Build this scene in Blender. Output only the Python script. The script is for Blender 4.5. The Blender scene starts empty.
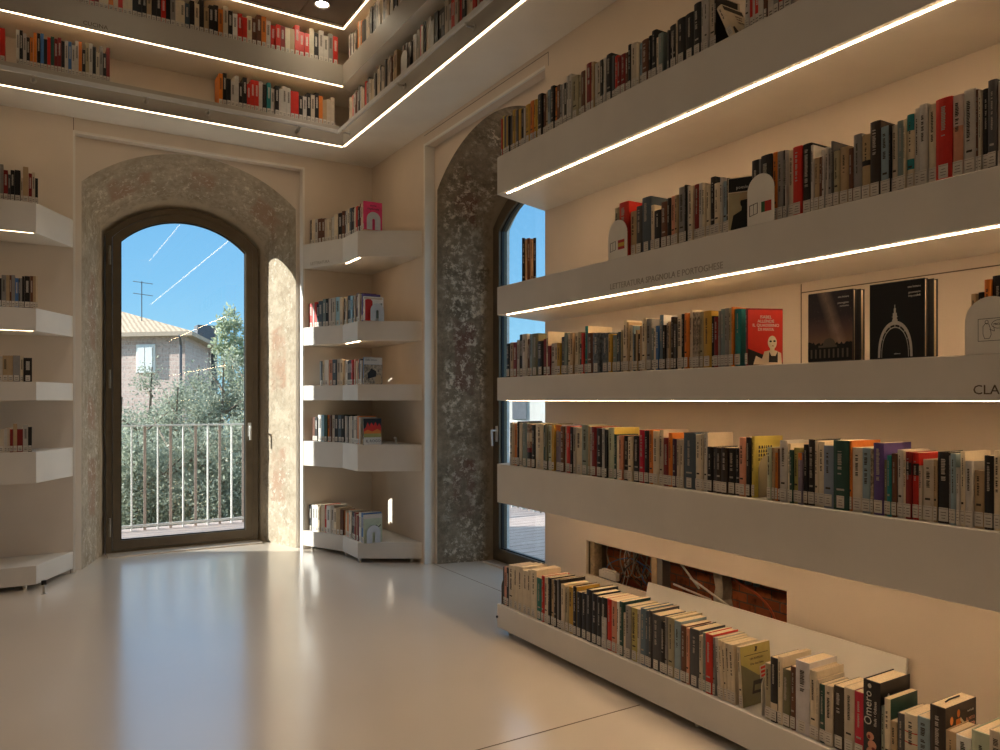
import bpy, bmesh, math, random
from mathutils import Vector, Matrix, Euler, noise
PI = math.pi
scene = bpy.context.scene
COL = scene.collection
random.seed(7)

# ------------------------------------------------------------------ camera, sky, sun, exposure
YAW = math.radians(31.55)
cam_d = bpy.data.cameras.new('camera')
cam_d.sensor_width = 36.0
cam_d.lens = 27.36
cam_d.shift_y = 0.025
cam_d.clip_end = 400
cam = bpy.data.objects.new('camera', cam_d)
cam.location = (0, 0, 1.25)
cam.rotation_euler = (PI/2, 0, -YAW)
COL.objects.link(cam)
scene.camera = cam

scene.view_settings.view_transform = 'Standard'
scene.view_settings.look = 'None'
scene.view_settings.gamma = 1.0
scene.view_settings.use_curve_mapping = False
scene.view_settings.exposure = 0.25

world = bpy.data.worlds.new('sky')
scene.world = world
world.use_nodes = True
wn, wl = world.node_tree.nodes, world.node_tree.links
bg = wn['Background']
tc = wn.new('ShaderNodeTexCoord')
sep = wn.new('ShaderNodeSeparateXYZ')
rmp = wn.new('ShaderNodeValToRGB')
wl.new(tc.outputs['Generated'], sep.inputs[0])
wl.new(sep.outputs['Z'], rmp.inputs[0])
cr = rmp.color_ramp
cr.elements[0].position = 0.0; cr.elements[0].color = (.34, .64, .82, 1)
cr.elements[1].position = .62; cr.elements[1].color = (.85, 1.12, 1.45, 1)
e = cr.elements.new(.32); e.color = (.13, .38, .72, 1)
e = cr.elements.new(.14); e.color = (.21, .49, .78, 1)
wl.new(rmp.outputs[0], bg.inputs[0])
bg.inputs[1].default_value = 1.15

sun_d = bpy.data.lights.new('sun', 'SUN')
sun_d.energy = 10.5
sun_d.angle = math.radians(.5)
sun_d.color = (1.0, .95, .88)
sun = bpy.data.objects.new('sun', sun_d)
sun.rotation_euler = Vector((1.735, -1.0, -.83)).to_track_quat('-Z', 'Y').to_euler()
sun.location = (-8, 12, 8)
COL.objects.link(sun)

STRIP_L = 34.0
SPOT_W = 42.0

# ------------------------------------------------------------------ materials
def nodes_of(m):
    m.use_nodes = True
    return m.node_tree.nodes, m.node_tree.links, m.node_tree.nodes['Principled BSDF']

def mat(name, col, rough=.5, amt=.10, scale=18, bump=0.0, bscale=60, metal=0.0, spec=.4):
    """plain painted / printed surface with a faint procedural mottling"""
    m = bpy.data.materials.new(name)
    n, l, b = nodes_of(m)
    t = n.new('ShaderNodeTexCoord')
    nz = n.new('ShaderNodeTexNoise'); nz.inputs['Scale'].default_value = scale; nz.inputs['Detail'].default_value = 4
    r = n.new('ShaderNodeValToRGB')
    r.color_ramp.elements[0].position = .3; r.color_ramp.elements[1].position = .7
    r.color_ramp.elements[0].color = (*[c*(1-amt) for c in col], 1)
    r.color_ramp.elements[1].color = (*[min(1, c*(1+amt*.5)) for c in col], 1)
    l.new(t.outputs['Object'], nz.inputs['Vector']); l.new(nz.outputs['Fac'], r.inputs[0])
    l.new(r.outputs[0], b.inputs['Base Color'])
    b.inputs['Roughness'].default_value = rough
    b.inputs['Metallic'].default_value = metal
    b.inputs['Specular IOR Level'].default_value = spec
    if bump:
        n2 = n.new('ShaderNodeTexNoise'); n2.inputs['Scale'].default_value = bscale; n2.inputs['Detail'].default_value = 3
        bp = n.new('ShaderNodeBump'); bp.inputs['Strength'].default_value = bump; bp.inputs['Distance'].default_value = .01
        l.new(t.outputs['Object'], n2.inputs['Vector']); l.new(n2.outputs['Fac'], bp.inputs['Height']); l.new(bp.outputs[0], b.inputs['Normal'])
    return m

def emit(name, col, strength):
    m = bpy.data.materials.new(name)
    n, l, b = nodes_of(m)
    em = n.new('ShaderNodeEmission'); em.inputs[0].default_value = (*col, 1); em.inputs[1].default_value = strength
    l.new(em.outputs[0], n['Material Output'].inputs[0])
    return m

def ramp_node(n, stops):
    r = n.new('ShaderNodeValToRGB')
    els = r.color_ramp.elements
    els[0].position, els[0].color = stops[0][0], (*stops[0][1], 1)
    els[1].position, els[1].color = stops[-1][0], (*stops[-1][1], 1)
    for p, c in stops[1:-1]:
        x = els.new(p); x.color = (*c, 1)
    return r

def mix(n, l, fac, a, b):
    x = n.new('ShaderNodeMix'); x.data_type = 'RGBA'
    for sock, v in ((x.inputs[0], fac), (x.inputs[6], a), (x.inputs[7], b)):
        if isinstance(v, bpy.types.NodeSocket): l.new(v, sock)
        elif isinstance(v, (int, float)): sock.default_value = v
        else: sock.default_value = (*v, 1)
    return x.outputs[2]

def math_n(n, l, op, a, b=None, clamp=False):
    x = n.new('ShaderNodeMath'); x.operation = op; x.use_clamp = clamp
    for i, v in enumerate((a, b)):
        if v is None: continue
        if isinstance(v, bpy.types.NodeSocket): l.new(v, x.inputs[i])
        else: x.inputs[i].default_value = v
    return x.outputs[0]

def noise_n(n, l, vec, scale, detail=6, rough=.6):
    z = n.new('ShaderNodeTexNoise'); z.inputs['Scale'].default_value = scale
    z.inputs['Detail'].default_value = detail; z.inputs['Roughness'].default_value = rough
    l.new(vec, z.inputs['Vector'])
    return z.outputs['Fac']

def band(n, l, v, a, b, soft):
    """1 between a and b, soft edges"""
    up = math_n(n, l, 'MULTIPLY', math_n(n, l, 'SUBTRACT', v, a), 1/soft, True)
    dn = math_n(n, l, 'MULTIPLY', math_n(n, l, 'SUBTRACT', b, v), 1/soft, True)
    return math_n(n, l, 'MINIMUM', up, dn)

M_wall = mat('cream wall paint', (.71, .62, .525), .75, .04, 3, .05, 220)
M_lining = mat('pale lining paint', (.75, .68, .595), .7, .04, 4, .05, 200)
M_shelf = mat('warm white shelf lacquer', (.75, .72, .67), .5, .05, 5, .04, 160)
M_fascia = mat('grey gallery lacquer', (.50, .46, .40), .5, .05, 5, .04, 160)
M_board = mat('white board', (.84, .82, .77), .5, .04, 6)
M_soffit = mat('daylight-lightened soffit', (.86, .83, .77), .7, .04, 4)  # lighter than the fascia: daylight bounced onto undersides is put into this colour
M_ceiling = mat('dark taupe ceiling', (.17, .14, .115), .6, .18, 2.5, .1, 30)
M_seam = mat('shadow gap', (.16, .13, .10), .8)
M_black = mat('black rubber', (.012, .012, .012), .5)
M_frame = mat('dark bronze frame', (.135, .108, .074), .38, .15, 8, metal=.3)
M_steel = mat('brushed steel', (.62, .60, .56), .32, .1, 40, metal=.9)
M_hinge = mat('bronze steel hinge', (.34, .31, .26), .35, .1, 40, metal=.8)
M_gasket = mat('black gasket', (.012, .011, .010), .5)
M_white_metal = mat('pale enamelled metal', (.74, .75, .74), .4, .04)
M_bookend = mat('cream enamelled bookend', (.84, .81, .74), .45, .04)
M_bookend_kh = mat('sand enamelled bookend', (.46, .39, .26), .45, .04)
M_ink = mat('dark ink', (.05, .042, .035), .7)
M_ltr = mat('brown cut lettering', (.12, .085, .055), .6)
M_pages = mat('paper page edges', (.80, .66, .46), .85, .16, 240, .15, 400)
M_labink = mat('faded label print', (.20, .175, .15), .7)
M_label = mat('shelfmark label paper', (.64, .60, .54), .6, .08, 90)
M_silver = mat('worn silver lettering', (.40, .36, .31), .4)
LED = (1.0, .675, .385)
M_led = emit('warm white diffuser', LED, STRIP_L)
M_led_up = emit('gallery diffuser', LED, STRIP_L*.30)
M_spot = emit('spot lens', (1.0, .86, .62), 60)

# floor: polished resin with faint trowel marks
def floor_mat():
    m = bpy.data.materials.new('polished beige resin')
    n, l, b = nodes_of(m)
    t = n.new('ShaderNodeTexCoord').outputs['Object']
    r = ramp_node(n, [(.2, (.68, .615, .535)), (.8, (.74, .68, .60))])
    l.new(noise_n(n, l, t, 1.1, 3, .5), r.inputs[0])
    l.new(r.outputs[0], b.inputs['Base Color'])
    b.inputs['Roughness'].default_value = .3
    b.inputs['Coat Weight'].default_value = 1.0; b.inputs['Coat IOR'].default_value = 1.75; b.inputs['Coat Roughness'].default_value = .17
    cb = n.new('ShaderNodeBump'); cb.inputs['Strength'].default_value = .12; cb.inputs['Distance'].default_value = .002
    l.new(noise_n(n, l, t, 9, 4, .5), cb.inputs['Height']); l.new(cb.outputs[0], b.inputs['Coat Normal'])
    b.inputs['Specular IOR Level'].default_value = .85
    mp = n.new('ShaderNodeMapping'); mp.inputs['Scale'].default_value = (1, 3, 1); mp.inputs['Rotation'].default_value = (0, 0, .5); l.new(t, mp.inputs[0])
    bp = n.new('ShaderNodeBump'); bp.inputs['Strength'].default_value = .10; bp.inputs['Distance'].default_value = .002
    l.new(noise_n(n, l, mp.outputs[0], 14, 5, .55), bp.inputs['Height']); l.new(bp.outputs[0], b.inputs['Normal'])
    return m
M_floor = floor_mat()

# old plaster with flaking paint: UV x = metres along the arch line, UV y = 0 at the room, 1 at the frame
FLAKE = [.535]
def plaster_mat(name, pale, dark, fleck, red, seed):
    m = bpy.data.materials.new(name)
    n, l, b = nodes_of(m)
    tcn = n.new('ShaderNodeTexCoord')
    mp = n.new('ShaderNodeMapping'); mp.inputs['Location'].default_value = (seed, seed*.7, 0)
    l.new(tcn.outputs['Object'], mp.inputs[0]); v = mp.outputs[0]
    sx = n.new('ShaderNodeSeparateXYZ'); l.new(tcn.outputs['UV'], sx.inputs[0])
    U, V = sx.outputs['X'], sx.outputs['Y']
    n1 = noise_n(n, l, v, 5, 8, .65); n2 = noise_n(n, l, v, 22, 8, .7); n3 = noise_n(n, l, v, 2.0, 4)
    r1 = ramp_node(n, [(.32, dark), (.5, tuple((a+c)/2 for a, c in zip(dark, pale))), (.66, pale)])
    l.new(math_n(n, l, 'ADD', math_n(n, l, 'MULTIPLY', n1, .5), math_n(n, l, 'MULTIPLY', n2, .5)), r1.inputs[0])
    col = r1.outputs[0]
    # worn red paint fields on the middle of the splay
    wob = math_n(n, l, 'ADD', V, math_n(n, l, 'MULTIPLY', math_n(n, l, 'SUBTRACT', n2, .5), .22))
    fields = None
    for a0, b0 in RED_FIELDS:
        f = band(n, l, math_n(n, l, 'ADD', U, math_n(n, l, 'MULTIPLY', math_n(n, l, 'SUBTRACT', n2, .5), .10)), a0, b0, .03)
        fields = f if fields is None else math_n(n, l, 'MAXIMUM', fields, f)
    fields = math_n(n, l, 'MULTIPLY', fields, band(n, l, wob, .22, .60, .06))
    worn = math_n(n, l, 'MULTIPLY', math_n(n, l, 'SUBTRACT', n1, .40), 7, True)
    col = mix(n, l, math_n(n, l, 'MULTIPLY', math_n(n, l, 'MULTIPLY', fields, worn), .75), col, red)
    # painted border lines
    lines = math_n(n, l, 'MAXIMUM', band(n, l, wob, .135, .165, .012), band(n, l, wob, .655, .685, .012))
    col = mix(n, l, math_n(n, l, 'MULTIPLY', lines, .35), col, dark)
    # pale flakes
    fl = math_n(n, l, 'MULTIPLY', math_n(n, l, 'SUBTRACT', noise_n(n, l, v, 20, 9, .78), FLAKE[0]), 14, True)
    rough_zone = math_n(n, l, 'MULTIPLY', band(n, l, wob, .06, .76, .08), math_n(n, l, 'MULTIPLY', math_n(n, l, 'SUBTRACT', n3, .34), 6, True))
    col = mix(n, l, math_n(n, l, 'MULTIPLY', math_n(n, l, 'MULTIPLY', fl, rough_zone), .8), col, fleck)
    # smooth repaired plaster near the frame
    smooth = math_n(n, l, 'MULTIPLY', math_n(n, l, 'SUBTRACT', wob, .74), 14, True)
    r2 = ramp_node(n, [(.3, tuple(.7*a+.3*c for a, c in zip(pale, dark))), (.7, pale)]); l.new(n1, r2.inputs[0])
    col = mix(n, l, smooth, col, r2.outputs[0])
    l.new(col, b.inputs['Base Color'])
    b.inputs['Roughness'].default_value = .92
    b.inputs['Specular IOR Level'].default_value = .15
    bp = n.new('ShaderNodeBump'); bp.inputs['Strength'].default_value = .55; bp.inputs['Distance'].default_value = .012
    hgt = math_n(n, l, 'ADD', math_n(n, l, 'MULTIPLY', n2, math_n(n, l, 'SUBTRACT', 1.0, smooth)), math_n(n, l, 'MULTIPLY', fl, .5))
    l.new(hgt, bp.inputs['Height']); l.new(bp.outputs[0], b.inputs['Normal'])
    return m
RED_FIELDS = [(.35, .85), (1.05, 1.35), (1.7, 2.35), (3.02, 3.42), (3.72, 3.96), (4.3, 4.72), (5.5, 6.1), (6.6, 7.1)]
M_plaster = plaster_mat('flaking beige plaster', (.62, .54, .42), (.27, .215, .15), (.80, .74, .62), (.36, .22, .15), 0)
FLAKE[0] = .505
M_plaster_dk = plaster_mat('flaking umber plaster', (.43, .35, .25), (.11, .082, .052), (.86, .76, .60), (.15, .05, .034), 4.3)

def brick_mat(name, c1, c2, mortar, scale, bump=.6, rough=.85):
    m = bpy.data.materials.new(name)
    n, l, b = nodes_of(m)
    t = n.new('ShaderNodeTexCoord')
    br = n.new('ShaderNodeTexBrick'); br.inputs['Scale'].default_value = scale
    br.inputs['Color1'].default_value = (*c1, 1); br.inputs['Color2'].default_value = (*c2, 1); br.inputs['Mortar'].default_value = (*mortar, 1)
    br.inputs['Mortar Size'].default_value = .02
    l.new(t.outputs['UV'], br.inputs['Vector'])
    nz = noise_n(n, l, t.outputs['Object'], 25, 6)
    dk = mix(n, l, math_n(n, l, 'MULTIPLY', math_n(n, l, 'SUBTRACT', nz, .52), 4, True), br.outputs['Color'], tuple(x*.25 for x in c2))
    l.new(dk, b.inputs['Base Color'])
    b.inputs['Roughness'].default_value = rough
    bp = n.new('ShaderNodeBump'); bp.inputs['Strength'].default_value = bump; bp.inputs['Distance'].default_value = .01
    l.new(br.outputs['Fac'], bp.inputs['Height']); bp.invert = True
    l.new(bp.outputs[0], b.inputs['Normal'])
    return m

def glass_mat():
    m = bpy.data.materials.new('window glass')
    n, l, b = nodes_of(m)
    lw = n.new('ShaderNodeLayerWeight'); lw.inputs[0].default_value = .5
    fz = math_n(n, l, 'ADD', .043, math_n(n, l, 'MULTIPLY', math_n(n, l, 'POWER', lw.outputs['Facing'], 5.0), .957))
    tr = n.new('ShaderNodeBsdfTransparent'); tr.inputs[0].default_value = (.96, .98, .97, 1)
    gl = n.new('ShaderNodeBsdfGlossy'); gl.inputs['Roughness'].default_value = 0.0
    sc = math_n(n, l, 'MULTIPLY', fz, 1.0, True)
    mx = n.new('ShaderNodeMixShader')
    l.new(sc, mx.inputs[0]); l.new(tr.outputs[0], mx.inputs[1]); l.new(gl.outputs[0], mx.inputs[2])
    l.new(mx.outputs[0], n['Material Output'].inputs[0])
    return m
M_glass = glass_mat()

PAL = dict(dp=(.06, .025, .05), k=(.012, .011, .012), kb=(.035, .024, .018), dg=(.075, .075, .08), g=(.26, .25, .24), lg=(.56, .53, .49), be=(.58, .50, .39),
    t=(.46, .33, .19), br=(.14, .055, .03), c=(.72, .62, .46), w=(.80, .79, .75), wl=(.64, .61, .62), r=(.60, .025, .015), dr=(.22, .015, .015),
    cr=(.55, .015, .045), o=(.68, .20, .03), m=(.55, .33, .05), m2=(.45, .33, .18), y=(.68, .55, .12), y2=(.50, .42, .13), kh=(.40, .35, .22),
    kh2=(.36, .33, .10), ol=(.17, .16, .09), bg=(.26, .36, .42), sl=(.07, .10, .13), bs=(.12, .19, .25), sb=(.22, .27, .36), tg=(.20, .26, .25),
    te=(.02, .22, .23), te2=(.012, .17, .12), gn=(.02, .07, .055), lgn=(.50, .56, .42), gg=(.30, .34, .28), pu=(.10, .06, .22), pg=(.22, .19, .26),
    pk=(.80, .06, .20), pw=(.66, .52, .46), sa=(.66, .30, .19), bl=(.06, .17, .42), lb=(.35, .60, .75), mb=(.12, .14, .16), mo=(.42, .34, .24),
    mr=(.34, .22, .16), c2=(.70, .58, .42), cE=(.70, .62, .50), kw=(.012, .011, .012), kc=(.012, .011, .012), db=(.25, .015, .015), rb=(.50, .02, .015),
    crl=(.70, .62, .47))
WORD = dict(dp='plum', k='black', kb='brown-black', dg='charcoal', g='grey', lg='pale grey', be='beige', t='tan', br='brown', c='cream', w='white', wl='lilac-white',
    r='red', dr='dark red', cr='crimson', o='orange', m='mustard', m2='black-banded tan', y='yellow', y2='yellow-green', kh='khaki', kh2='olive-yellow', ol='olive',
    bg='blue-grey', sl='slate', bs='slate-blue', sb='steel-blue', tg='grey-green', te='teal', te2='bottle-green', gn='dark green', lgn='pale green',
    gg='sage', pu='purple', pg='purple-grey', pk='pink', pw='pink-and-white', sa='salmon', bl='blue', lb='light blue', mb='marbled grey', mo='mottled beige',
    mr='multicoloured', c2='teal-and-cream', cE='cream', kw='black-and-white', kc='black-and-cream', db='black-banded dark red', rb='black-banded red', crl='red-lined cream')
M_col = {}
for k, c in PAL.items():
    if k in ('mb', 'mo', 'mr'):
        M_col[k] = mat(WORD[k] + ' cover', c, .45, .75, 70)
    else:
        M_col[k] = mat(WORD[k] + ' cover', c, .42, .10, 30)
def light_of(k):
    return sum(PAL[k]) / 3

# ------------------------------------------------------------------ mesh helpers
class MB:
    def __init__(s): s.v, s.f, s.m = [], [], []
    def add(s, vs, fs, mi=0):
        o = len(s.v); s.v += [tuple(v) for v in vs]
        for f in fs: s.f.append([i + o for i in f]); s.m.append(mi)
    def box(s, x0, x1, y0, y1, z0, z1, mi=0):
        s.add([(x0,y0,z0),(x1,y0,z0),(x1,y1,z0),(x0,y1,z0),(x0,y0,z1),(x1,y0,z1),(x1,y1,z1),(x0,y1,z1)],
              [(0,3,2,1),(4,5,6,7),(0,1,5,4),(1,2,6,5),(2,3,7,6),(3,0,4,7)], mi)
    def prism(s, poly, z0, z1, mi=0):
        """poly in XY, counter-clockwise"""
        n = len(poly)
        s.add([(x, y, z0) for x, y in poly] + [(x, y, z1) for x, y in poly],
              [tuple(range(n-1, -1, -1)), tuple(range(n, 2*n))] + [(i, (i+1) % n, n+(i+1) % n, n+i) for i in range(n)], mi)
    def quad(s, a, b, c, d, mi=0): s.add([a, b, c, d], [(0, 1, 2, 3)], mi)
    def tube(s, pts, r, seg=8, mi=0, caps=True, r1=None):
        pts = [Vector(p) for p in pts]; n = len(pts)
        rings = []; up = Vector((0, 0, 1))
        for i, p in enumerate(pts):
            d = (pts[min(i+1, n-1)] - pts[max(i-1, 0)]).normalized()
            a = d.cross(up)
            if a.length < 1e-3: a = d.cross(Vector((1, 0, 0)))
            a.normalize(); c = a.cross(d).normalized()
            rr = r if r1 is None else r + (r1 - r) * i / max(1, n-1)
            rings.append([p + a*math.cos(2*PI*k/seg)*rr + c*math.sin(2*PI*k/seg)*rr for k in range(seg)])
        vs = [v for g in rings for v in g]; fs = []
        for i in range(n-1):
            for k in range(seg):
                fs.append((i*seg+k, i*seg+(k+1) % seg, (i+1)*seg+(k+1) % seg, (i+1)*seg+k))
        if caps: fs += [tuple(range(seg-1, -1, -1)), tuple((n-1)*seg+k for k in range(seg))]
        s.add(vs, fs, mi)
    def build(s, name, mats, parent=None, bevel=0, smooth=False, loc=None):
        me = bpy.data.meshes.new(name)
        me.from_pydata(s.v, [], s.f)
        for m in (mats if isinstance(mats, (list, tuple)) else [mats]): me.materials.append(m)
        me.polygons.foreach_set('material_index', s.m)
        if smooth: me.polygons.foreach_set('use_smooth', [True]*len(s.f))
        me.update()
        o = bpy.data.objects.new(name, me); COL.objects.link(o)
        if parent: o.parent = parent
        if loc: o.location = loc
        if bevel:
            bv = o.modifiers.new('edge', 'BEVEL'); bv.width = bevel; bv.segments = 2; bv.limit_method = 'ANGLE'
        return o

def tag(o, label=None, cat=None, group=None, kind=None):
    if label: o['label'] = label
    if cat: o['category'] = cat
    if group: o['group'] = group
    if kind: o['kind'] = kind
    return o
def thing(name, loc, label, cat, group=None, rz=0):
    o = bpy.data.objects.new(name, None); o.empty_display_size = .05
    o.location = loc; o.rotation_euler = (0, 0, rz); COL.objects.link(o)
    return tag(o, label, cat, group)
def struct(o): o['kind'] = 'structure'; return o
def text(name, body, size, m, parent, loc, rot, ext=.0004, align='LEFT', sx=1.0):
    c = bpy.data.curves.new(name, 'FONT'); c.body = body; c.size = size; c.extrude = ext; c.align_x = align
    c.resolution_u = 2
    c.materials.append(m)
    tmp = bpy.data.objects.new(name+'_curve', c); COL.objects.link(tmp)
    dg = bpy.context.evaluated_depsgraph_get()
    me = bpy.data.meshes.new_from_object(tmp.evaluated_get(dg)); me.name = name
    if not me.materials: me.materials.append(m)
    bpy.data.objects.remove(tmp); bpy.data.curves.remove(c)
    o = bpy.data.objects.new(name, me); COL.objects.link(o); o.parent = parent
    o.location = loc; o.rotation_euler = rot; o.scale = (sx, 1, 1)
    return o

# ------------------------------------------------------------------ dimensions (metres)
XB, YA = 2.54, 6.29              # faces of the long wall and of the far wall
XF, YF = 2.12, 5.87              # front line of the shelves
SOF, CEIL = 3.29, 4.26
XW, YS = -5.0, -4.0
SH = {'S1': (2.350, 2.550), 'S2': (1.705, 1.855), 'S3': (1.247, 1.370), 'S4': (.702, .908), 'S5': (.034, .158)}

# ------------------------------------------------------------------ floor and ceiling
f = MB(); f.box(XW, 3.08, YS, 6.95, -.12, 0)
floor = struct(f.build('floor', M_floor))
j = MB(); j.box(XW, 2.12, 2.352, 2.358, -.002, .0006); j.build('joint', M_seam, floor)
j = MB(); j.box(2.60, 2.606, 3.66, 5.2, -.002, .0006); j.build('joint', M_seam, floor)
c = MB(); c.box(XW, XF, YS, YF, CEIL, CEIL+.1)
for yy in (5.5, 4.9, 4.3, 3.7, 3.1):
    c.box(XW, XF-.35, yy-.006, yy+.006, CEIL-.004, CEIL+.001, 1)
c.box(XF-.36, XF-.348, YS, YF, CEIL-.004, CEIL+.001, 1)
struct(c.build('ceiling', [M_ceiling, M_seam]))
c = MB()
c.box(XW, 2.6, YF, 6.36, CEIL-.02, CEIL+.1); c.box(XF, 2.6, YS, YF, CEIL-.02, CEIL+.1)
rim = struct(c.build('trim_9', M_soffit))
c = MB(); c.box(XW, XF+.014, YF+.003, YF+.014, CEIL-.0225, CEIL-.0195); c.box(XF+.003, XF+.014, YS, YF+.0025, CEIL-.0225, CEIL-.0195)
c.build('light_strip', M_led_up, rim)

# ------------------------------------------------------------------ arched openings
def arch(u0, u1, zs, za, N=24, inset=0.0, J=10):
    """profile from the floor up one jamb, over the arch and down: list of (u, z)"""
    hw = (u1-u0)/2; cu = (u0+u1)/2; rise = za-zs
    R = (hw*hw+rise*rise)/(2*rise); cz = za-R
    hw -= inset; R -= inset
    zsp = cz + math.sqrt(R*R-hw*hw)
    a = math.asin(hw/R)
    P = [(cu-hw, zsp*i/J) for i in range(J)]
    P += [(cu+R*math.sin(-a+2*a*i/N), cz+R*math.cos(-a+2*a*i/N)) for i in range(N+1)]
    P += [(cu+hw, zsp*(J-1-i)/J) for i in range(J)]
    return P
def slab_with_arch(mb, P, u0, u1, ztop, d0, d1, put, mi=0, reveal=True):
    """wall from u0..u1, 0..ztop between depths d0,d1 with the arched hole P"""
    n = len(P)
    for d, flip in ((d0, 1), (d1, 0)):
        ring = [(u0, z) if i < n//4 else None for i, (u, z) in enumerate(P)]
        out = []
        for i, (u, z) in enumerate(P):
            if u <= P[0][0]+1e-6 and i < n/2 and z < P[n//2][1] and abs(u-P[0][0]) < 1e-6: out.append((u0, z))
            elif abs(u-P[-1][0]) < 1e-6 and i > n/2: out.append((u1, z))
            else: out.append((u, ztop))
        vs = [put(u, z, d) for u, z in P] + [put(u, z, d) for u, z in out]
        fs = []
        for i in range(n-1):
            q = (i, i+1, n+i+1, n+i)
            fs.append(q if flip else q[::-1])
        mb.add(vs, fs, mi)
        for side in (0, 1):   # corners above the springing
            i = next(k for k in range(n) if out[k][1] == ztop) if side == 0 else max(k for k in range(n) if out[k][1] == ztop)
            kk = i-1 if side == 0 else i+1
            uo = u0 if side == 0 else u1
            mb.add([put(*out[kk], d), put(uo, ztop, d), put(*out[i], d)], [(0, 1, 2)], mi)
    if reveal:
        vs = [put(u, z, d) for d in (d0, d1) for u, z in P]
        mb.add(vs, [(i, i+1, n+i+1, n+i) for i in range(n-1)], mi)
putA = lambda u, z, d: (u, d, z)
putB = lambda u, z, d: (d, u, z)

def loft(name, P0, d0, P1, d1, put, m, K=10, jit=.004):
    n = len(P0); vs = []; uv = []
    s = 0; arc = [0]
    for i in range(1, n):
        s += math.hypot(P0[i][0]-P0[i-1][0], P0[i][1]-P0[i-1][1]); arc.append(s)
    for k in range(K+1):
        t = k/K
        for i in range(n):
            u = P0[i][0]*(1-t)+P1[i][0]*t; z = P0[i][1]*(1-t)+P1[i][1]*t; d = d0*(1-t)+d1*t
            q = Vector(put(u, z, d))
            if 0 < k < K:
                q += noise.noise_vector(q*4)*jit*2 + noise.noise_vector(q*17)*jit
                if i in (0, n-1): q.z = 0
            vs.append(q); uv.append((arc[i], t))
    fs = [(k*n+i, k*n+i+1, (k+1)*n+i+1, (k+1)*n+i) for k in range(K) for i in range(n-1)]
    mb = MB(); mb.add(vs, fs)
    o = mb.build(name, m, smooth=True)
    uvl = o.data.uv_layers.new(name='UVMap')
    for lp in o.data.loops: uvl.data[lp.index].uv = uv[lp.vertex_index]
    return struct(o)

OA = arch(.302, 1.892, 2.86, 3.178, 28, 0, 22); IA = arch(.496, 1.702, 2.585, 2.86, 28, 0, 22)
OB = arch(3.600, 5.180, 2.85, 3.17, 28, 0, 22); IB = arch(3.870, 5.070, 2.585, 2.86, 28, 0, 22)
YR, XR = 6.38, 2.62              # recessed plaster faces around the arches
YD, XD = 6.88, 3.05              # planes of the two glazed doors
NA0, NA1, NB0, NB1, NT = .257, 1.925, 3.635, 5.225, 3.185
loft('trim_1', OA, YR, IA, YD+.086, putA, M_plaster)
loft('trim_2', OB, XR, IB, XD+.086, putB, M_plaster_dk)

w = MB()
w.box(XW, NA0, YA, YR-.001, 0, CEIL); w.box(NA1, 2.62, YA, YR-.001, 0, CEIL)
w.box(NA0, NA1, YA, YR-.001, NT, CEIL)
slab_with_arch(w, OA, NA0-.2, NA1+.2, 3.4, YR, YR+.02, putA, 0, False)
slab_with_arch(w, arch(.496, 1.702, 2.585, 2.86, 28, 0, 22), XW-.2, 3.14, 4.4, YD+.086, YD+.15, putA, 1)
struct(w.build('wall_north', [M_lining, brick_mat('outer brickwork', (.5, .36, .28), (.42, .30, .22), (.5, .46, .4), 4)]))

w = MB()
HY0, HY1, HZ0, HZ1 = 1.968, 3.25, .311, .495
w.box(XB, XR-.001, NB1, 6.29, 0, CEIL)
w.box(XB, XR-.001, NB0, NB1, NT, CEIL)
TH = XB+.018
w.box(XB, XR-.001, HY1+.06, NB0, 0, CEIL); w.box(XB, TH, YS, HY0, 0, CEIL); w.box(XB, TH, HY1, HY1+.06, 0, CEIL)
w.box(XB, TH, HY0, HY1, 0, HZ0); w.box(XB, TH, HY0, HY1, HZ1, CEIL)
slab_with_arch(w, OB, NB0-.2, NB1+.2, 3.4, XR, XR+.02, putB, 0, False)
slab_with_arch(w, IB, YS-.2, 7.03, 4.4, XD+.086, XD+.15, putB, 3)
# grooves between the lining boards
for y0, y1, z0, z1 in ((1.90, 1.904, 1.372, 1.70), (.5, 1.9, 1.664, 1.668), (2.6, 2.604, .17, .31)):
    w.box(XB-.0008, XB, y0, y1, z0, z1, 2)
w.box(XB-.0008, XB, 3.60, 5.24, 3.262, 3.266, 2); w.box(XB-.0008, XB, 3.60, 3.604, NT, 3.262, 2)
struct(w.build('wall_east', [M_wall, M_plaster, M_seam, mat('white outer render', (.82, .80, .76), .9, .12, 20, .3, 60)]))
w = MB()
w.box(NA0-.012, NA0-.008, YA-.0008, YA, NT-.02, 3.29); w.box(NA0-.03, NA0-.026, YA-.0008, YA, 0, .03)
struct(w.build('trim_3', M_seam))
w = MB()
w.box(NA0-.014, NA0+.002, YA-.003, YR-.002, .0005, NT+.014); w.box(NA1-.002, NA1+.014, YA-.003, YR-.002, .0005, NT+.014); w.box(NA0+.002, NA1-.002, YA-.003, YA+.012, NT-.002, NT+.014)
struct(w.build('trim_7', M_board))
w = MB()
w.box(XB-.003, XR-.002, NB1-.002, NB1+.020, .0005, NT+.014); w.box(XB-.003, XB+.012, NB0, NB1-.002, NT-.002, NT+.014)
struct(w.build('trim_8', M_board))
w = MB(); w.box(XW-.1, XW, YS, 6.4, 0, 4.4); struct(w.build('wall_west', M_wall))
w = MB(); w.box(XW, 2.7, YS-.1, YS, 0, 4.4); struct(w.build('wall_south', M_wall))
c = MB(); c.box(XW-.3, 3.4, YS-.3, 7.2, 4.4, 4.5); struct(c.build('roof_slab', M_soffit))

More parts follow.
